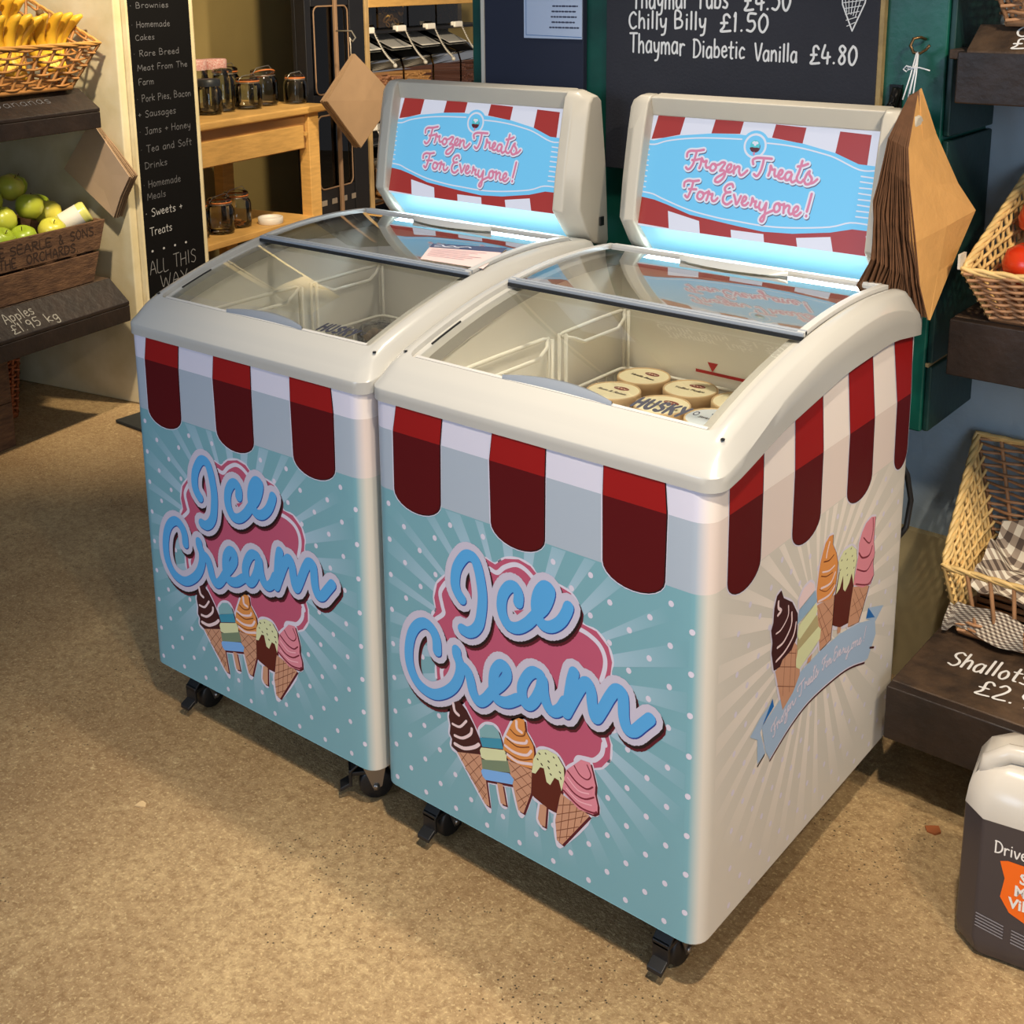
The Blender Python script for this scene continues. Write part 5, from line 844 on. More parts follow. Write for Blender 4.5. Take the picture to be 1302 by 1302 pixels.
# ------------------------------------------------------------ right hand shelves
def shelf(name, label, x0, x1, y0, y1, zt, th, extra=None):
    t = thing(name, label, 'shelf', (x0, y0, zt-th))
    own(wbox((x0, y0+.022, zt-.022), (x1, y1, zt)).build('shelf_board', SHELFT, bevel=.003), t)
    own(wbox((x0, y0, zt-th), (x1, y0+.022, zt-.001)).build('front_board', SHELFM, bevel=.003), t)
    return t
s1_ = shelf('produce_shelf', 'lowest black produce shelf, chalked Shallots, running out of frame on the right', .643, 2.2, .572, 1.012, .248, .10)
FSx = lambda a, b, L: (a, b, .2485+.0002*L)
mb = MB(); mb.flat = True
chalk(mb, 'Shallots', .700, .703, .052, .0045, FSx, width=.135, slope=.10); chalk(mb, '£2.99', .768, .640, .050, .0045, FSx, width=.115, slope=.05)
own(mb.build('chalk_writing', CHALK), s1_)
own(wbox((.68, .78, .2), (2.1, .80, .226)).build('under_rail', SHELFM), s1_)
s2_ = shelf('produce_shelf', 'middle black produce shelf carrying the basket of tomatoes on the right', .645, 2.2, .742, 1.029, .858, .100)
s3_ = shelf('produce_shelf', 'top black produce shelf with a white chalked price, upper right corner', .626, 2.2, .742, 1.029, 1.304, .085)
own(wbox((.601, .775, 1.288), (.626, 1.028, 1.304)).build('bracket_board', SHELFT, bevel=.002), s3_)
FTx = lambda a, b, L: (a, .742-.0003-.0002*L+(b-1.304)*1.0 if b > 1.304 else .7415, b)
# sloping price ledge of the top shelf
mb = MB(); mb.hexa([(.640, .742, 1.300), (2.2, .742, 1.300), (2.2, .80, 1.300), (.640, .80, 1.300), (.640, .744, 1.306), (2.2, .744, 1.306), (2.2, .80, 1.345), (.640, .80, 1.345)]); own(mb.build('price_ledge', SHELFT, bevel=.002), s3_)
def FTx(a, b, L): t_ = b; return (a, .744+t_*.82, 1.3068+t_*.57+.0003)
mb = MB(); mb.flat = True; chalk(mb, 'Courgettes', .705, .036, .026, .0034, FTx, width=.20); chalk(mb, '£1.99', .708, .004, .026, .0034, FTx, width=.09); own(mb.build('chalk_writing', CHALK), s3_)
# baskets on the right
gb = basket('wicker_basket', 'honey wicker basket lined with gingham cloth, tipped forward on the lowest right shelf',
    [(.682,.805,.262),(.98,.805,.262),(.98,1.00,.33),(.682,1.00,.33)], [(.652,.790,.384),(1.02,.790,.384),(1.02,1.006,.566),(.625,1.006,.566)], [WICKB, WICK, WICKB, WICK, WICK], n=(9, 7), m=19, rows_front=4)
blk = thing('wooden_block', 'black wooden block propping the back of the gingham lined basket', 'block', (.66, .90, .249))
own(wbox((.648, .88, .249), (.69, .97, .292)).build('block', SHELFM, bevel=.003), blk)
ging = bpy.data.materials.new('gingham_cloth'); ging.use_nodes = True; n, l = nt(ging); tc = n.new('ShaderNodeTexCoord'); mp = n.new('ShaderNodeMapping'); mp.inputs['Rotation'].default_value = (0, 0, .35); l.new(tc.outputs['UV'], mp.inputs[0]); sp = n.new('ShaderNodeSeparateXYZ'); l.new(mp.outputs[0], sp.inputs[0])
def strp(v): return math_(n, l, 'GREATER_THAN', math_(n, l, 'FRACT', math_(n, l, 'MULTIPLY', v, 12.0)), .5)
sm_ = math_(n, l, 'MULTIPLY', math_(n, l, 'ADD', strp(sp.outputs[0]), strp(sp.outputs[1])), .5)
rp = n.new('ShaderNodeValToRGB'); rp.color_ramp.interpolation = 'CONSTANT'; e = rp.color_ramp.elements; e[0].position = 0; e[0].color = lin((232,224,206))+(1,); e[1].position = .75; e[1].color = lin((92,78,70))+(1,); q = e.new(.3); q.color = lin((166,150,134))+(1,)
l.new(sm_, rp.inputs[0]); l.new(rp.outputs[0], n['Principled BSDF'].inputs['Base Color']); n['Principled BSDF'].inputs['Roughness'].default_value = .85
def cloth(name, fn, nu, nv, m):
    me = bpy.data.meshes.new(name); vs = []; uv = []
    for j in range(nv+1):
        for i in range(nu+1): vs.append(fn(i/nu, j/nv)); uv.append((i/nu, j/nv))
    fs = [(j*(nu+1)+i, j*(nu+1)+i+1, (j+1)*(nu+1)+i+1, (j+1)*(nu+1)+i) for j in range(nv) for i in range(nu)]
    me.from_pydata(vs, [], fs); me.materials.append(m); L_ = me.uv_layers.new()
    for p in me.polygons:
        p.use_smooth = True
        for li in p.loop_indices: L_.data[li].uv = uv[me.loops[li].vertex_index]
    o = bpy.data.objects.new(name, me); COL.objects.link(o); return o
def gf(a, b):
    x = lerp(.690, 1.0, a); y = lerp(.825, .985, b)
    wall = max((.12-a)/.12*.040, (b-.8)/.2*.045, (.12-b)/.12*.02, 0)
    z = lerp(.305, .375, b)+.012*sin(a*9+b*5)+.010*sin(b*13+a*3)+wall
    return (x, y, z)
tag(cloth('gingham_cloth', gf, 40, 26, ging), 'brown and cream gingham cloth lining the basket on the lowest right shelf', 'cloth')
def gf2(a, b):
    x = lerp(.668, .80, a); z = lerp(.330, .272, b)-.010*a+(-.012 if a < .1 else 0); return (x-.012*b*(1-a), .795-.010*sin(b*3+a*7)-.004, z)
tag(cloth('gingham_cloth', gf2, 16, 8, ging), 'gingham cloth corner poking through the front bars of the basket', 'cloth')
tomb = basket('wicker_basket', 'honey wicker basket holding tomatoes on the middle right shelf',
    [(.706,.765,.864),(1.0,.765,.864),(1.0,1.0,.870),(.706,1.0,.900)], [(.670,.722,.948),(1.05,.722,.948),(1.05,1.006,1.085),(.682,1.006,1.085)], [WICKB, WICK, WICKB, WICK, WICK], n=(10, 7), m=15)
tl = thing('price_tag', 'small white plastic tag clipped on the rim of the tomato basket', 'tag', (.663, .73, .95)); own(wbox((.661, .716, .950), (.665, .744, .975)).build('tag_card', WHITEP), tl)
TOM = mat('tomato_skin', (232,70,24), .25, noise=.2, scale=8, rgb2=(214,50,20)); STEM = mat('green_stem', (72,98,40), .6)
for i, (x, y, z, r, lab) in enumerate([(.744,.90,1.015,.046,'tomato at the upper back of the tomato basket, cut by the frame'),(.752,.800,.955,.045,'tomato at the front left of the tomato basket'),(.846,.83,.955,.045,'tomato beside the front left one, out of the frame edge'),(.80,.90,.925,.040,'tomato under the two front ones')]):
    t = thing('tomato', lab, 'tomato', (x, y, z), i*1.1, 'tomatoes in the wicker basket')
    mb = MB(); mb.smooth = True; mb.lathe([(0, -.78*r), (r*.5, -.72*r), (r*.93, -.35*r), (r, .05*r), (r*.85, .5*r), (r*.45, .74*r), (0, .66*r)], n=18); mb.build('skin', TOM, t)
    mb = MB(); 
    for k in range(5): a = k*2*pi/5; mb.add([(0, 0, .69*r), (r*.15*cos(a+.5), r*.15*sin(a+.5), .72*r), (r*.5*cos(a), r*.5*sin(a), .76*r), (r*.15*cos(a-.5), r*.15*sin(a-.5), .72*r)], [(0, 1, 2, 3)])
    mb.build('calyx', STEM, t)
basket('wicker_basket', 'brown wicker basket on the top right shelf, only its base in view',
    [(.690,.78,1.348),(1.1,.78,1.348),(1.1,1.01,1.348),(.690,1.01,1.348)], [(.655,.745,1.46),(1.14,.745,1.46),(1.14,1.02,1.46),(.655,1.02,1.46)], [WICKB]*5, n=(12, 7), m=10)
# vinegar container
t = thing('vinegar_container', 'large translucent jug of dark vinegar with orange label standing on the floor', 'container', (.937, .440, 0), radians(9))
Lq = mat('vinegar_bottle', (66,60,62), .28, noise=.06, scale=5); Cl = mat('clear_plastic_top', (196,190,180), .22, noise=.1, scale=6)
Lx = lambda p: p
def oct_(w, d, z, c=.03): return [(-w+c, -d, z), (w-c, -d, z), (w, -d+c, z), (w, d-c, z), (w-c, d, z), (-w+c, d, z), (-w, d-c, z), (-w, -d+c, z)]
w, d = .098, .085
mb = MB(); mb.smooth = True; mb.grid([oct_(w*.86, d*.86, .0), oct_(w*.97, d*.97, .012), oct_(w, d, .035), oct_(w, d, .2), oct_(w, d, .235)], True); mb.poly(oct_(w*.86, d*.86, 0)); mb.build('bottle_body', Lq, t, bevel=.004)
mb = MB(); mb.smooth = True; mb.grid([oct_(w, d, .235), oct_(w*.97, d*.97, .262), oct_(w*.82, d*.80, .292, .028), oct_(w*.60, d*.50, .306, .02)], True); mb.poly(oct_(w*.60, d*.50, .306, .02)); mb.build('bottle_shoulder', Cl, t)
mb = MB(); mb.smooth = True; mb.tube([(-.078, -.035, .262), (-.070, -.035, .300), (-.045, -.032, .318), (0, -.03, .320), (.03, -.03, .310), (.04, -.03, .290)], .014, 8); mb.build('handle', Cl, t)
mb = MB(); mb.smooth = True; mb.lathe([(.022, .29), (.022, .325), (.02, .33), (0, .33)], (.05, .01, 0), 20); mb.build('cap', mat('cap_black', (30,30,32), .4), t)
FV = lambda a, b, L: (a, -d-.0006-.0002*L, b)
mb = MB(); mb.flat = True; mb.cur = 0
flatpoly(mb, [(-.040,.176),(-.030,.180),(.04,.178),(.07,.160),(.075,.10),(.05,.075),(.01,.082),(-.022,.096),(-.036,.118),(-.032,.150)], 0, FV)
mb.cur = 2; flatpoly(mb, [(.002,.222),(.02,.228),(.05,.222),(.045,.205),(.006,.203)], 0, FV)
mb.cur = 3
for k in range(5): ribbon(mb, [(-.066, .078-.0052*k), (-.028, .070-.0052*k)], .0022, 0, FV, n=4, sm=False)
for k in range(5): ribbon(mb, [(-.016, .068-.0052*k), (.03, .060-.0052*k)], .0022, 0, FV, n=4, sm=False)
mb.cur = 1
chalk(mb, 'Drivers', -.048, .188, .019, .0022, FV, width=.062); mb.build('label', [mat('label_orange', (236,104,22), .4), mat('label_white', (226,222,216), .5), mat('label_yellow', (206,198,30), .5), mat('label_small_print', (128,124,128), .6)], t)
for k, (tx, z) in enumerate((('SPIRIT', .150), ('MALT', .128), ('ViNEGAR', .106))):
    text_mesh('lettering', tx, .024, MATS['label_white'], lambda co, z=z, k=k: Vector((-.012-.006*k+co.x*.9, -d-.0012, z+co.y)), t, offset=.0008)
# ------------------------------------------------------------ fruit stand on the left
def lthing(name, label, cat, u, v, z, group=None): return thing(name, label, cat, LW(u, v, z), RZ, group)
# in a thing made by lthing, local x = u, local y = -v
def sh_left(label, zt, zf, zb, vf=.06, vb=-.022):
    t = lthing('fruit_shelf', label, 'shelf', -.03, vf, zb)
    mb = MB(); lbox(mb, -2.4, -.03, -.70, vb, zt-.03, zt); own(mb.build('shelf_board', SHELFT, bevel=.003), t)
    mb = MB(); mb.hexa([LW(-2.4, vb, zf-.0), LW(-.03, vb, zf-.0), LW(-.03, vf, zf-.012), LW(-2.4, vf, zf-.012), LW(-2.4, vb, zt), LW(-.03, vb, zt), LW(-.03, vf, zf), LW(-2.4, vf, zf)]); own(mb.build('price_ledge', SHELFM, bevel=.003), t)
    mb = MB(); lbox(mb, -2.4, -.03, vf-.022, vf, zb, zf-.012); own(mb.build('front_board', SHELFM, bevel=.003), t)
    return t
sa = sh_left('lower black fruit shelf on the left, chalked with the price of apples', .470, .398, .332)
sb_ = sh_left('upper black fruit shelf on the left, carrying the banana basket', 1.092, 1.032, .968, vf=0, vb=-.088)
def strip(u0, vf, vb, zf, zt): 
    def F(a, b, L): f = b; return tuple(LW(a, lerp(vf, vb, f)+.0005, lerp(zf, zt, f)+.0009+.0002*L))
    return F
mb = MB(); mb.flat = True; FA = strip(0, .06, -.022, .398, .470)
def FA2(a, b, L): return FA(a, b/.109, L)
chalk(mb, 'Apples', -.492, .052, .036, .0032, FA2, width=.118, slope=.05); chalk(mb, '£1.95 kg', -.492, .010, .032, .0034, FA2, width=.185, slope=.03); chalk(mb, ')', -.545, .02, .040, .0034, FA2)
own(mb.build('chalk_writing', mat('chalk_dust', (150,146,136), .9)), sa)
mb = MB(); mb.flat = True; FA3 = strip(0, 0, -.088, 1.032, 1.092)
chalk(mb, 'Bananas', -.36, .45, .30, .02, lambda a, b, L: FA3(a, b, L) , width=.20) if False else None
chalk(mb, 'Bananas', -.40, .050, .030, .0022, lambda a, b, L: FA3(a, b/.106, L), width=.22); own(mb.build('chalk_writing', CHALKD), sb_)
mb = MB(); lbox(mb, -2.4, -.05, -.69, -.66, 0, 1.1); 
bk = lthing('stand_upright', 'dark plank upright behind the crates under the fruit shelves', 'plank', -.1, -.68, 0)
# apple crate: planks with rope holes
CR = mat('old_crate_wood', (112,80,54), .75, noise=.35, scale=7, bump=.3, stretch=(3, 3, 12), rgb2=(70,46,30)); CRD = mat('crate_print', (48,30,20), .8)
def plank(t, a, m=CR, name='plank'):
    mb = MB(); mb.hexa([LW(*p) for p in a]); return own(mb.build(name, m, bevel=.002), t)
def crate(label, u0, u1, v0, v1, z0, h, rows, flare=.0, hand=True, group=None):
    """v0 = front"""
    t = lthing('wooden_crate', label, 'crate', (u0+u1)/2, (v0+v1)/2, z0, group); g = .008; ph = (h-g*(rows-1))/rows; th = .012
    def fl(z): return flare*(z-z0)/h
    for k in range(rows):
        za = z0+k*(ph+g); zb = za+ph; a, b = fl(za), fl(zb)
        plank(t, [(u0-a, v0-th, za), (u1+a, v0-th, za), (u1+a, v0, za), (u0-a, v0, za), (u0-b, v0-th, zb), (u1+b, v0-th, zb), (u1+b, v0, zb), (u0-b, v0, zb)])
        plank(t, [(u0-a, v1, za), (u1+a, v1, za), (u1+a, v1+th, za), (u0-a, v1+th, za), (u0-b, v1, zb), (u1+b, v1, zb), (u1+b, v1+th, zb), (u0-b, v1+th, zb)])
        for s, uu in ((1, u1), (-1, u0)):
            i0, i1 = (uu-th*s if s > 0 else uu), (uu if s > 0 else uu+th)
            i0, i1 = (uu-th, uu) if s > 0 else (uu, uu+th)
            plank(t, [(i0+s*a, v1+th, za), (i1+s*a, v1+th, za), (i1+s*a, v0-th, za), (i0+s*a, v0-th, za), (i0+s*b, v1+th, zb), (i1+s*b, v1+th, zb), (i1+s*b, v0-th, zb), (i0+s*b, v0-th, zb)])
    for (u, v) in ((u0+th, v0-th), (u1-th-.022, v0-th), (u0+th, v1+th+.022), (u1-th-.022, v1+th+.022)):
        plank(t, [(u, v-.022, z0), (u+.022, v-.022, z0), (u+.022, v, z0), (u, v, z0), (u, v-.022, z0+h*.97), (u+.022, v-.022, z0+h*.97), (u+.022, v, z0+h*.97), (u, v, z0+h*.97)], name='corner_post')
    plank(t, [(u0+th, v1+th, z0), (u1-th, v1+th, z0), (u1-th, v0-th, z0), (u0+th, v0-th, z0), (u0+th, v1+th, z0+.01), (u1-th, v1+th, z0+.01), (u1-th, v0-th, z0+.01), (u0+th, v0-th, z0+.01)], name='bottom_board')
    return t
ac = crate('old wooden orchard crate filled with green apples on the lower left shelf', -.78, -.095, -.024, -.36, .472, .195, 2, flare=.07)
mb = MB(); mb.flat = True; FC = lambda a, b, L: tuple(LW(a, -.0236+.0003, b))
chalk(mb, 'E', -.452, .622, .028, .0042, FC); chalk(mb, 'SEARLE', -.415, .621, .026, .0042, FC, width=.165); chalk(mb, '&', -.225, .621, .028, .0042, FC); chalk(mb, 'SUNS.', -.178, .622, .028, .0042, FC, width=.11) if False else None
GL['N'] = (4, ['0,0 0,6', '0,6 3.6,0', '3.6,0 3.6,6']); GL['O'] = (4, ['1.8,6 0.2,4.2 0.2,1.8 1.8,0 3.4,1.8 3.4,4.2 1.8,6']); GL['G'] = (4, ['3.4,5 2.2,6 0.6,4.6 0.2,2.6 0.9,0.7 2.2,0 3.6,0.8 3.6,2.6 2.2,2.6'])
chalk(mb, 'SONS.', -.178, .622, .028, .0042, FC, width=.115)
chalk(mb, 'THE', -.460, .584, .028, .0042, FC, width=.068); chalk(mb, 'ORCHARDS.', -.355, .583, .028, .0042, FC, width=.21)
own(mb.build('stencil_lettering', CRD), ac)
o = plank(ac, [(-.118, -.27, .600), (-.104, -.27, .600), (-.104, -.13, .600), (-.118, -.13, .600), (-.112, -.27, .618), (-.10, -.27, .618), (-.10, -.13, .618), (-.112, -.13, .618)], m=CRD, name='hand_slot')
# apples
AP = [mat('apple_green', (196,198,70), .3, noise=.22, scale=9, rgb2=(172,182,48)), mat('apple_yellow', (222,208,84), .3, noise=.2, scale=8, rgb2=(182,186,60)), mat('apple_deep_green', (160,182,50), .3, noise=.2, scale=8)]
ap = [(-.565,-.10,.690,2),(-.505,-.08,.665,2),(-.395,-.085,.668,1),(-.46,-.15,.705,0),(-.385,-.16,.710,0),(-.30,-.10,.690,1),(-.315,-.20,.742,0),(-.27,-.27,.765,2),(-.375,-.24,.748,0),(-.455,-.24,.740,1),(-.24,-.16,.690,0),(-.53,-.19,.72,0),(-.22,-.25,.72,2),(-.60,-.16,.70,1)]
ap_old = [(-.300,-.10,.675,1),(-.370,-.09,.655,0),(-.385,-.15,.702,0),(-.315,-.165,.722,0),(-.390,-.225,.738,0),(-.325,-.235,.752,0),(-.300,-.295,.772,1),(-.370,-.30,.775,2),(-.245,-.125,.652,1),(-.440,-.10,.662,2),(-.455,-.17,.705,1),(-.455,-.25,.735,0),(-.52,-.13,.68,0),(-.24,-.20,.668,2)]
ap = [(-.195,-.085,.652,1),(-.300,-.095,.645,2),(-.315,-.16,.700,0),(-.205,-.165,.726,0),(-.300,-.235,.752,0),(-.205,-.245,.782,1),(-.235,-.33,.80,1),(-.150,-.295,.775,2),(-.115,-.185,.688,1),(-.390,-.09,.655,2),(-.400,-.17,.71,1),(-.395,-.25,.745,0),(-.49,-.13,.68,0),(-.10,-.25,.70,2)]
labs = ['yellow apple at the right front of the crate, nearest the glass jar','green apple low at the front rim of the crate','green apple in the left middle of the pile with its blossom end showing','green apple in the centre of the pile','green apple upper left with a dark stem hollow','pale green apple upper middle of the pile','yellow green apple at the back right top of the pile','darker green apple at the very back of the pile','yellow apple half hidden beside the jar','bright green apple at the left front edge of the photo','apple at the left photo edge behind the front one','apple at the left photo edge near the back','apple further left beyond the frame edge','dark green apple deep behind the jar']
for i, (u, v, z, c) in enumerate(ap):
    t = lthing('apple', labs[i], 'apple', u, v, z, 'green apples in the orchard crate'); r = .044; t.rotation_euler = (.5*sin(i*2.3), .5*cos(i*1.7), i)
    mb = MB(); mb.smooth = True; mb.lathe([(0, -.72*r), (r*.22, -.86*r), (r*.6, -.78*r), (r*.92, -.35*r), (r, .1*r), (r*.9, .55*r), (r*.55, .86*r), (r*.25, .86*r), (0, .62*r)], n=20); mb.build('skin', AP[c], t)
    mb = MB(); mb.tube([(0, 0, .6*r), (.002, 0, 1.05*r)], .0014, 5); mb.build('stalk', mat('apple_stalk', (90,64,30), .7), t)
# glass jar of juice lying among the apples
t = lthing('glass_jar', 'labelled pale green jar lying among the apples at the right end of the crate', 'jar', -.085, -.110, .668); t.rotation_euler = (0, radians(62), RZ-.7)
mb = MB(); mb.smooth = True; mb.lathe([(0, -.055), (.034, -.055), (.038, -.048), (.038, .048), (.033, .057), (0, .057)], n=24); mb.build('jar_body', mat('juice_green', (206,204,112), .25), t)
mb = MB(); mb.smooth = True; mb.lathe([(.0385, -.03), (.0385, .032)], n=24); mb.build('label', mat('jar_label', (226,220,206), .6), t)
# fruit stand: bananas
BAN = mat('banana_skin', (232,186,52), .45, noise=.2, scale=7, rgb2=(214,160,36)); BTIP = mat('banana_tip', (96,72,34), .7)
bb = basket('wicker_basket', 'brown wicker basket of bananas on the upper left shelf',
    [LW(-.085,-.06,1.100), LW(-.75,-.06,1.100), LW(-.75,-.30,1.12), LW(-.085,-.30,1.12)], [LW(.010,-.02,1.235), LW(-.80,-.02,1.235), LW(-.80,-.34,1.40), LW(-.03,-.34,1.40)], [WICKH, WICKH, WICKH, WICKH, mat('wicker_gold', (206,150,76), .5, noise=.2, scale=30)], n=(14, 7), m=7, r=.0045)
def banana(mb, T, L=.20, r=.0185):
    P = []; R = []
    for k in range(11):
        t_ = k/10; a = -1.25+2.5*t_; P.append(T@Vector((sin(a)*L*.5, 0, (1-cos(a))*L*.45))); R.append(r*(.30 if k in (0,) else .35 if k == 10 else .75 if k in (1, 9) else 1))
    mb.tube(P, R, 6)
for i, (u, v, z, n_, lab) in enumerate([(-.10,-.12,1.235,5,'banana bunch at the right end of the basket'),(-.27,-.11,1.235,5,'banana bunch in the middle with one fruit leaning left'),(-.43,-.13,1.23,4,'banana bunch at the left photo edge'),(-.20,-.23,1.29,4,'banana bunch lying behind the front ones')]):
    t = lthing('banana_bunch', lab, 'bananas', u, v, z, 'banana bunches in the wicker basket')
    for k in range(n_):
        mb = MB(); mb.smooth = True; f = k-(n_-1)/2
        T = Matrix.Translation((f*.030, .012*abs(f), 0)) @ Matrix.Rotation(-pi/2+.12*f, 4, 'Z') @ Matrix.Rotation(radians(-72), 4, 'Y') @ Matrix.Translation((0, 0, -.03))
        T = Matrix.Translation((f*.030, .01*abs(f), 0)) @ Matrix.Rotation(.22*f, 4, 'Y') @ Matrix(((0,0,1,0),(0,1,0,0),(1,0,0,0),(0,0,0,1))) @ Matrix.Translation((0, 0, 0)) @ Matrix.Rotation(radians(90), 4, 'X')
        banana(mb, T); mb.build('banana', BAN, t)
    mb = MB(); mb.smooth = True; mb.tube([(0, .03, .085), (0, .035, .105)], .012, 6); mb.build('stalk', BTIP, t)
# crates and basket on the floor below
crate('brown wooden crate standing on the floor at the left photo edge', -1.0, -.41, -.09, -.50, 0, .145, 1)
crate('brown wooden crate stacked on the floor crate at the left photo edge', -1.0, -.41, -.09, -.50, .147, .145, 1)
basket('wicker_basket', 'small reddish wicker basket on the floor behind the left crates', [LW(-.225,-.30,.01), LW(-.225,-.62,.01), LW(-.385,-.62,.01), LW(-.385,-.30,.01)][::-1], [LW(-.205,-.28,.26), LW(-.205,-.64,.26), LW(-.400,-.64,.26), LW(-.400,-.28,.26)][::-1], [WICKR]*5, n=(9, 8), m=15, r=.005)
bpy.data.objects.remove(bk)
# leaning bag stack by the crate
def kite(label, T0, R0, B0, L0, th, n, strg, hk, mf=None):
    t = thing('paper_bag_bunch', label, 'paper bags', T0)
    T0, R0, B0, L0 = map(Vector, (T0, R0, B0, L0)); N = ((R0-L0).cross(B0-T0)).normalized()
    for i in range(n):
        o_ = N*(-th*i/n); j = Vector((random.uniform(-.003, .003), random.uniform(-.003, .003), random.uniform(-.004, .004)))
        c = (R0+L0)/2; mb = MB(); q = N*(-th/n*.7)
        P = [T0+o_*.4, (T0+R0)/2+o_*.8+j*.5, R0+o_+j, (R0+B0)/2+o_+j-(R0+B0-2*c)*.02, B0+o_+j, (B0+L0)/2+o_+j, L0+o_+j, (L0+T0)/2+o_*.8+j*.5]
        mb.add(P+[c+o_+N*.004]+[p+q for p in P]+[c+o_+q], [(k, (k+1) % 8, 8) for k in range(8)]+[(9+(k+1) % 8, 9+k, 17) for k in range(8)]+[(k, 9+k, 9+(k+1) % 8, (k+1) % 8) for k in range(8)])
        mb.flat = True; own(mb.build('paper_bag', mf if i == 0 and mf else BAGF2), t)
    mb = MB(); mb.smooth = True; mb.tube(strg, .0022, 5); own(mb.build('string', mat('pale_string', (206,196,180), .8)), t)
    if hk: mb = MB(); mb.smooth = True; mb.tube(hk, .004, 6); own(mb.build('hook', mat('steel_hook', (170,164,150), .3, metal=.7)), t)
    return t
BAGF2 = mat('dull_kraft', (150,122,92), .75, noise=.1, scale=14)
kite('stack of brown paper bags hanging from the upper left shelf beside the crate', LW(.01,-.088,.983), LW(.01,.066,.807), LW(.01,-.018,.665), LW(.01,-.227,.814), -.040, 12, [LW(-.02,-.10,1.08), LW(-.005,-.098,1.03), LW(.01,-.088,.983)], None, mf=mat('kraft_pinkish', (186,158,130), .75, noise=.08, scale=14))
# ------------------------------------------------------------ pine table with jars
t = lthing('pine_table', 'pine side table with a drawer and lower shelf against the olive wall', 'table', 1.0, -.5, 0)
def lpart(t, name, m, *bx, bevel=.003):
    mb = MB(); lbox(mb, *bx); return own(mb.build(name, m, bevel=bevel), t)
lpart(t, 'tabletop', PINE, .50, 1.585, -.86, -.285, .853, .886, bevel=.008)
lpart(t, 'lower_shelf', PINE, .50, 1.47, -.84, -.295, .372, .398)
for u in (1.46, .50): 
    for v in (-.30, -.80): lpart(t, 'leg', PINE, u, u+.075, v-.055, v, 0, .853)
d_ = lpart(t, 'drawer', PINE, .52, 1.425, -.80, -.300, .706, .806)
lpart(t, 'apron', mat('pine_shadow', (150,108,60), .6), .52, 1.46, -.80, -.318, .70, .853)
mb = MB(); lbox(mb, 1.428, 1.444, -.318, -.296, .76, .775); own(mb.build('drawer_catch', PINE), t)
GJ = glass('jar_glass', (247, 250, 246), gain=1.3); SEAL = mat('orange_rubber_seal', (206,120,60), .5); WIREJ = mat('jar_clasp', (180,176,168), .3, metal=.8)
JF = mat('biscuit_pieces', (196,120,54), .7, noise=.4, scale=70)
def jar(label, u, v, z, r, h, seal=True, lid=None, fill=0, ajar=False, group='glass jars on the pine table'):
    t = lthing('glass_jar', label, 'jar', u, v, z, group)
    mb = MB(); mb.smooth = True
    mb.lathe([(0, .003), (r*.9, .003), (r, .012), (r, h*.62), (r*.92, h*.72), (r*.78, h*.78), (r*.80, h*.83)], n=20); mb.build('jar_body', GJ, t)
    if lid:
        mb = MB(); mb.smooth = True; mb.lathe([(r*.9, h*.80), (r*.92, h*.98), (r*.85, h), (0, h)], n=20); mb.build('lid', lid, t)
    else:
        mb = MB(); mb.smooth = True; mb.lathe([(r*.84, h*.86), (r*.84, h*.92), (r*.7, h*.96), (0, h*.99)], n=20); mb.build('lid', GJ, t)
    if seal:
        mb = MB(); mb.smooth = True; mb.tube([(r*.82*cos(k*pi/9), r*.82*sin(k*pi/9), h*.845+(.3*r*cos(k*pi/9+2) if ajar else 0)) for k in range(18)], .0035, 5, close=True); mb.build('rubber_seal', SEAL, t)
        mb = MB(); mb.smooth = True; mb.tube([(r*.86*cos(k*pi/9), r*.86*sin(k*pi/9), h*.80) for k in range(18)], .0016, 5, close=True)
        mb.tube([(r*.86, 0, h*.8), (r*1.1, 0, h*.9), (r*.7, 0, h*1.04), (-r*.6, 0, h*1.0), (-r*1.0, 0, h*.88), (-r*.86, 0, h*.8)], .0018, 5); mb.build('wire_clasp', WIREJ, t)
    if fill:
        mb = MB(); rr_ = random.Random(int(u*100))
        for k in range(24): 
            a = rr_.uniform(0, 6.28); q = rr_.uniform(0, r*.7); x, y, zz = q*cos(a), q*sin(a), .008+rr_.uniform(0, h*fill); s = r*.22
            mb.box((x-s, y-s*.6, zz), (x+s, y+s*.6, zz+s*.5))
        o = mb.build('biscuits', JF, t); o['kind'] = 'stuff'
    return t
zt = .8865
GBL = mat('blackish_lid', (40,44,48), .4); PINKT = mat('pink_gingham_top', (206,120,110), .8, noise=.5, scale=160, rgb2=(238,210,200))
jar('short glass jar with a black lid at the left end of the table top', 1.02, -.47, zt, .055, .145, seal=False, lid=GBL)
jar('tall glass storage jar with a pink gingham top, first of the row', .985, -.60, zt, .058, .215, seal=False, lid=PINKT)
jar('tall glass storage jar with a pink gingham top, second of the row', 1.10, -.61, zt, .058, .215, seal=False, lid=PINKT)
jar('tall glass storage jar with a pink gingham top, last of the row', 1.215, -.60, zt, .058, .212, seal=False, lid=PINKT)
jar('tall clear jar standing before the gingham topped ones', 1.135, -.49, zt, .050, .185, seal=False)
jar('clip top jar with a level orange seal, middle of the table top', 1.27, -.47, zt, .060, .14)
jar('wide clip top jar behind the two orange sealed ones', 1.355, -.66, zt, .062, .175)
jar('large clip top jar leaning its orange seal, right of the middle', 1.41, -.50, zt, .064, .165, ajar=True)
jar('small clip top jar at the right end of the table top', 1.535, -.42, zt, .052, .135)
zs = .3985; G2 = 'glass jars on the lower shelf of the table'
jar('clip top jar of biscuits on the lower shelf, left one', .86, -.44, zs, .056, .155, fill=.22, group=G2)
jar('clip top jar in the middle of the lower shelf', .985, -.42, zs, .060, .155, group=G2)
jar('wide clip top jar with biscuits at its base on the lower shelf', 1.125, -.45, zs, .064, .160, fill=.10, group=G2)
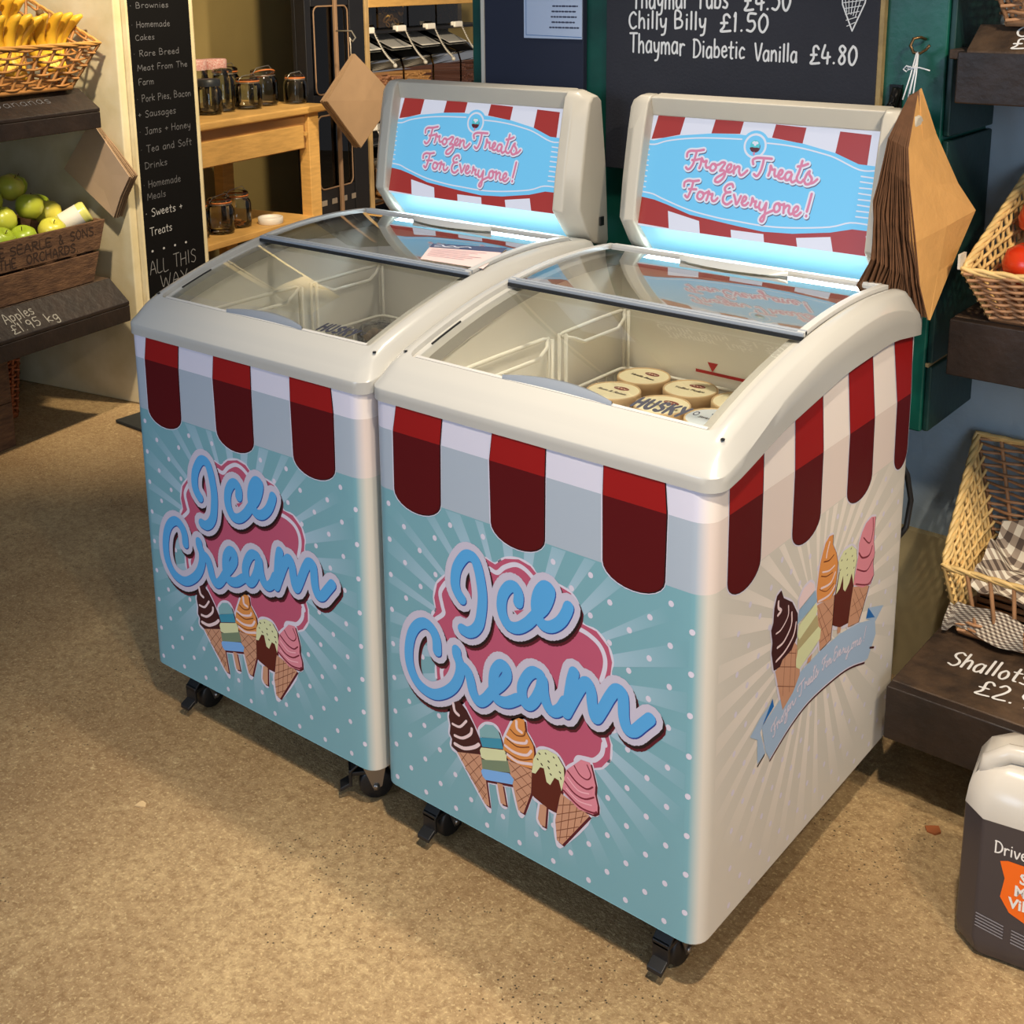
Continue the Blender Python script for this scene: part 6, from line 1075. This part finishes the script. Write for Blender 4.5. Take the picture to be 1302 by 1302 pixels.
t = lthing('white_lid', 'round white plastic lid lying on the right end of the lower table shelf', 'lid', 1.24, -.36, zs)
mb = MB(); mb.smooth = True; mb.lathe([(.052, 0), (.054, .003), (.054, .028), (.05, .030), (.046, .026), (.046, .018), (0, .018)], n=28); mb.build('lid', mat('white_lid_plastic', (226,218,206), .4), t)
mb = MB(); lbox(mb, .44, 1.60, -.80, -.30, .0, .30)
LW_ = LW
def LW(u, v, z): return LW_(u*1.0363+.1065, (v+.3)*1.0363-.42, max(0, z*1.0363-.0518))   # cabinets stand further back, behind the table
# ------------------------------------------------------------ scoop bin cabinets
BLK = mat('cabinet_black', (20,20,24), .5, noise=.2, scale=8); 
t = lthing('dispenser_cabinet', 'black cabinet with round cornered windows between the pine table and the scoop bins', 'cabinet', 1.7, -.4, 0)
lpart(t, 'cabinet_back', BLK, 1.47, 1.915, -.375, -.355, 0.05, 2.3)
lpart(t, 'side_post', BLK, 1.80, 1.915, -.355, -.298, 0.05, 2.3)
lpart(t, 'side_post', BLK, 1.47, 1.515, -.355, -.302, 0.05, 2.3)
for z0, z1 in ((0.05, .500), (.83, .925), (1.31, 2.3)): lpart(t, 'front_panel', BLK, 1.515, 1.80, -.355, -.302, z0, z1)
for (z0, z1) in ((.500, .83), (.925, 1.31)):
    mb = MB(); mb.smooth = True; r = .03; P = []
    for cu, cz, a in ((1.785-r, z1-r, 0), (1.53+r, z1-r, 90), (1.53+r, z0+r, 180), (1.785-r, z0+r, 270)):
        for k in range(5): q = radians(a+22.5*k); P.append(LW(cu+r*cos(q), -.300, cz+r*sin(q)))
    mb.tube(P, .004, 5, close=True); own(mb.build('window_trim', mat('ply_trim', (142,112,84), .6)), t)
    mb = MB(); lbox(mb, 1.53, 1.785, -.354, -.351, z0+.02, z1-.02); own(mb.build('window_back', mat('smoky_panel', (46,40,30), .2, noise=.4, scale=5)), t)
lpart(t, 'window_pane', glass('smoky_acrylic', (150,146,130), gain=1.2), 1.53, 1.785, -.312, -.309, .505, .825, bevel=0)
lpart(t, 'window_pane', glass('smoky_acrylic', (150,146,130), gain=1.2), 1.53, 1.785, -.312, -.309, .93, 1.305, bevel=0)
for k in range(4):
    lpart(t, 'label_holder', mat('label_silver', (150,138,124), .4, metal=.2), 1.535+k*.078, 1.575+k*.078, -.302, -.299, .425, .450, bevel=.001)
t2 = lthing('dispenser_cabinet', 'timber edged black cabinet holding the scoop bins behind the left freezer', 'cabinet', 2.5, -.5, 0)
lpart(t2, 'cabinet_back', BLK, 1.96, 3.3, -.70, -.66, 0.05, 2.3)
lpart(t2, 'side_board', PINE2, 1.925, 1.955, -.33, -.296, 0.05, 2.3); lpart(t2, 'side_panel', BLK, 1.93, 1.955, -.66, -.33, 0.05, 2.3)
lpart(t2, 'top_rail', PINE, 1.955, 3.25, -.33, -.296, 1.295, 1.38)
lpart(t2, 'shelf_board', BLK, 1.955, 3.25, -.66, -.34, 1.168, 1.182); lpart(t2, 'shelf_board', BLK, 1.955, 3.25, -.66, -.34, .66, .675); lpart(t2, 'shelf_board', BLK, 1.955, 3.25, -.66, -.34, .20, .215)
ACR = glass('bin_acrylic', (206,200,188), gain=1.6); WH = mat('bin_white', (244,240,230), .45)
cont = [('brown pellets', mat('food_pellets', (132,88,58), .8), 'pellet'), ('golden flakes', mat('food_flakes', (150,108,60), .8), 'pellet'), ('pasta nests', mat('food_pasta', (222,184,110), .6), 'nest'), ('dark dried fruit', mat('food_dark', (78,44,34), .7), 'pellet')]
rnd = random.Random(21)
def scoop_bin(i, u0, z0, row):
    nm, fm, kind = cont[(i+(0 if row == 0 else 1)) % 4]; w = .262
    lab = ('first', 'second', 'third', 'fourth')[i]+' scoop bin from the left in the '+('upper' if row == 0 else 'lower')+' row, filled with '+nm
    t = lthing('scoop_bin', lab, 'bin', u0+w/2, -.45, z0, 'clear scoop bins in the timber edged cabinet')
    A = lambda u, v, z: LW(u0+u, v, z0+z)
    mb = MB(); mb.smooth = True; prof = [(-.64, 0), (-.36, 0), (-.31, .03), (-.295, .10), (-.295, .20), (-.31, .245)]
    mb.grid([[A(0, v, z) for v, z in prof], [A(w, v, z) for v, z in prof]]); 
    for u in (0, w): mb.smooth = False; mb.poly([A(u, v, z) for v, z in prof]+[A(u, -.64, .38)])
    mb.flat = True; own(mb.build('bin_body', ACR), t)
    mb = MB(); mb.hexa([A(.01, -.31, .245), A(w-.01, -.31, .245), A(w-.01, -.60, .355), A(.01, -.60, .355), A(.01, -.31, .249), A(w-.01, -.31, .249), A(w-.01, -.60, .359), A(.01, -.60, .359)]); own(mb.build('bin_lid', ACR), t)
    mb = MB(); mb.hexa([A(.06, -.40, .288), A(w-.02, -.40, .288), A(w-.02, -.56, .355), A(.06, -.56, .355), A(.06, -.40, .291), A(w-.02, -.40, .291), A(w-.02, -.56, .358), A(.06, -.56, .358)]); own(mb.build('label_card', WH), t)
    mb = MB(); mb.box((0, 0, 0), (.085, .03, .03)); 
    for k in range(len(mb.v)): p = mb.v[k]; mb.v[k] = tuple(A(.0+p[0], -.36+p[1], .372+p[2]))
    own(mb.build('scoop_handle', WH, bevel=.006), t)
    mb = MB(); mb.smooth = True; P = []
    for k in range(61):
        f = k/60; c = Vector(A(.085, -.34, .385)).lerp(Vector(A(.185, -.29, .225)), f)+Vector((0, 0, -.02*sin(pi*f))); P.append(c+Vector((0, .008*cos(k*2.1), .008*sin(k*2.1))))
    mb.tube(P, .003, 4); mb.lathe([(0, -.012), (.011, -.006), (.011, .006), (0, .012)], tuple(A(.185, -.288, .215)), 8); own(mb.build('coiled_tether', mat('tether_plastic', (196,192,182), .3)), t)
    mb = MB(); mb.smooth = kind == 'nest'
    top = .17+.03*rnd.random()
    mb2 = MB(); mb2.hexa([A(.008, -.62, .006), A(w-.008, -.62, .006), A(w-.008, -.33, .01), A(.008, -.33, .01), A(.008, -.62, top+.05), A(w-.008, -.62, top+.05), A(w-.008, -.305, top-.01), A(.008, -.305, top-.01)])
    o = own(mb2.build('food_bed', mat('bed_'+nm.replace(' ', '_'), tuple(int(c*.8) for c in ((132,88,58),(150,108,60),(200,160,96),(78,44,34))[[x[0] for x in cont].index(nm)]), .8, noise=.5, scale=60, bump=.6, bscale=90)), t); o['kind'] = 'stuff'
    if kind == 'pellet':
        for k in range(150):
            vv = rnd.uniform(-.50, -.305); c = A(rnd.uniform(.015, w-.015), vv, top-.01+(-.305-vv)*.19+rnd.uniform(0, .014)); s = rnd.uniform(.006, .011); T = Matrix.Translation(c) @ Matrix.Rotation(rnd.uniform(0, 6), 4, (rnd.random(), rnd.random(), 1)); mb.box((-s*1.4, -s*.6, -s*.6), (s*1.4, s*.6, s*.6), T=T)
        for k in range(110):
            c = A(rnd.uniform(.015, w-.015), -.301, rnd.uniform(.04, top-.005)); s = rnd.uniform(.006, .011); T = Matrix.Translation(c) @ Matrix.Rotation(rnd.uniform(0, 6), 4, (rnd.random(), rnd.random(), 1)); mb.box((-s*1.4, -s*.6, -s*.6), (s*1.4, s*.6, s*.6), T=T)
    else:
        for k in range(14):
            c = Vector(A(.04+(k % 5)*.045, -.33-.06*(k//5), top+.022+.012*(k//5))); ax = Matrix.Rotation(rnd.uniform(-.9, .9), 4, 'X') @ Matrix.Rotation(rnd.uniform(0, 3), 4, 'Z')
            for rr_ in (.024, .016, .009): mb.tube([c+ax@Vector((rr_*cos(a*pi/5), rr_*sin(a*pi/5), rr_*.3)) for a in range(10)], .0045, 5, close=True)
    o = own(mb.build('food_pieces', fm), t); o['kind'] = 'stuff'
for i in range(4): scoop_bin(i, 1.968+i*.28, .80, 0)
for i in range(4): scoop_bin(i, 1.968+i*.28, .34, 1)
# gravity bins above: tall clear fronts full of food
gm = [('dark beans', (64,46,30)), ('pasta rings', (196,156,88)), ('brown grains', (70,46,30)), ('mixed cereal', (150,118,66))]
for i in range(4):
    u0 = 1.968+i*.28; w = .262; nm, c = gm[i]
    t = lthing('gravity_bin', ('first','second','third','fourth')[i]+' tall clear bin from the left on the upper cabinet shelf, holding '+nm, 'bin', u0+w/2, -.5, 1.184, 'tall clear bins on the upper cabinet shelf')
    mb = MB(); lbox(mb, u0, u0+w, -.62, -.44, 1.184, 1.62); own(mb.build('bin_body', ACR), t)
    mb = MB(); lbox(mb, u0+.008, u0+w-.008, -.61, -.46, 1.19, 1.58); o = own(mb.build('food_bed', mat('gravity_'+nm.replace(' ', '_'), tuple(int(x*.6) for x in c), .8, noise=.5, scale=50, bump=.5)), t); o['kind'] = 'stuff'
    if i in (1, 3):
        mb = MB(); mb.smooth = True
        for k in range(60):
            cc = Vector(LW(u0+rnd.uniform(.03, w-.03), -.452, rnd.uniform(1.20, 1.56))); rr_ = rnd.uniform(.012, .022) if i == 1 else .008; ax = Matrix.Rotation(RZ, 4, 'Z') @ Matrix.Rotation(pi/2+rnd.uniform(-.6, .6), 4, 'X')
            mb.tube([cc+ax@Vector((rr_*cos(a*pi/5), rr_*sin(a*pi/5), 0)) for a in range(10)], rr_*.28, 5, close=True)
        o = own(mb.build('food_pieces', mat('gravity_piece_%s' % nm.replace(' ', '_'), c, .7)), t); o['kind'] = 'stuff'

lpart(t, 'hook_rail', MATS['ply_trim'], 1.670, 1.690, -.300, -.285, .3, 2.2)
LW = LW_
# hanging bag bunch in front of the cabinets
kite('diamond shaped stack of grey brown paper bags hooked in front of the scoop bins', LW(1.665,-.20,1.102), LW(1.960,-.20,.875), LW(1.655,-.20,.687), LW(1.415,-.20,.915), .045, 16, [LW(1.655,-.20,1.175), LW(1.660,-.20,1.14), LW(1.66,-.20,1.10)],
     [LW(1.68,-.29,1.20), LW(1.70,-.22,1.20), LW(1.70,-.20,1.17), LW(1.675,-.20,1.155), LW(1.655,-.20,1.17)], mf=mat('kraft_grey_brown', (150,122,98), .75, noise=.12, scale=40))

# ------------------------------------------------------------ small things on the floor
t = thing('doormat', 'thin dark mat edge lying on the floor behind the left freezer', 'mat', (-1.9, 1.0, 0))
mb = MB(); mb.box((-2.12, .885, .001), (-1.60, 1.30, .012)); own(mb.build('mat_slab', mat('rubber_mat', (40,40,36), .8, noise=.3, scale=60), bevel=.003), t)
for o in bpy.data.objects:
    if o.name.startswith('chalk_writing') or o.name.startswith('small_print'): o['kind'] = 'stuff'
DB = mat('dry_leaf', (150,84,44), .8); DB2 = mat('paper_scrap', (206,176,130), .8)
for i, (x, y, s, m, lab) in enumerate([(.735,.585,.012,DB,'small dead leaf on the shadowed floor under the right shelves'),(.602,-.055,.014,DB2,'tan scrap on the floor before the right freezer castor'),(.640,-.045,.005,MATS['white_string'],'white crumb on the floor beside the tan scrap'),(-.385,-.22,.010,DB2,'pale scrap on the floor before the left freezer')]):
    mb = MB(); P = [(x+s*cos(a)*rnd.uniform(.6, 1.3), y+s*sin(a)*rnd.uniform(.6, 1.3), .002+.003*rnd.random()) for a in (0, 1.1, 2.2, 3.1, 4.2, 5.3)]
    mb.add(P+[(p[0], p[1], .0005) for p in P], [(0,1,2,3,4,5), (6,11,10,9,8,7)]+[(k, 6+k, 6+(k+1) % 6, (k+1) % 6) for k in range(6)]); o = mb.build('leaf_scrap' if i == 0 else 'floor_scrap', m); tag(o, lab, 'scrap')
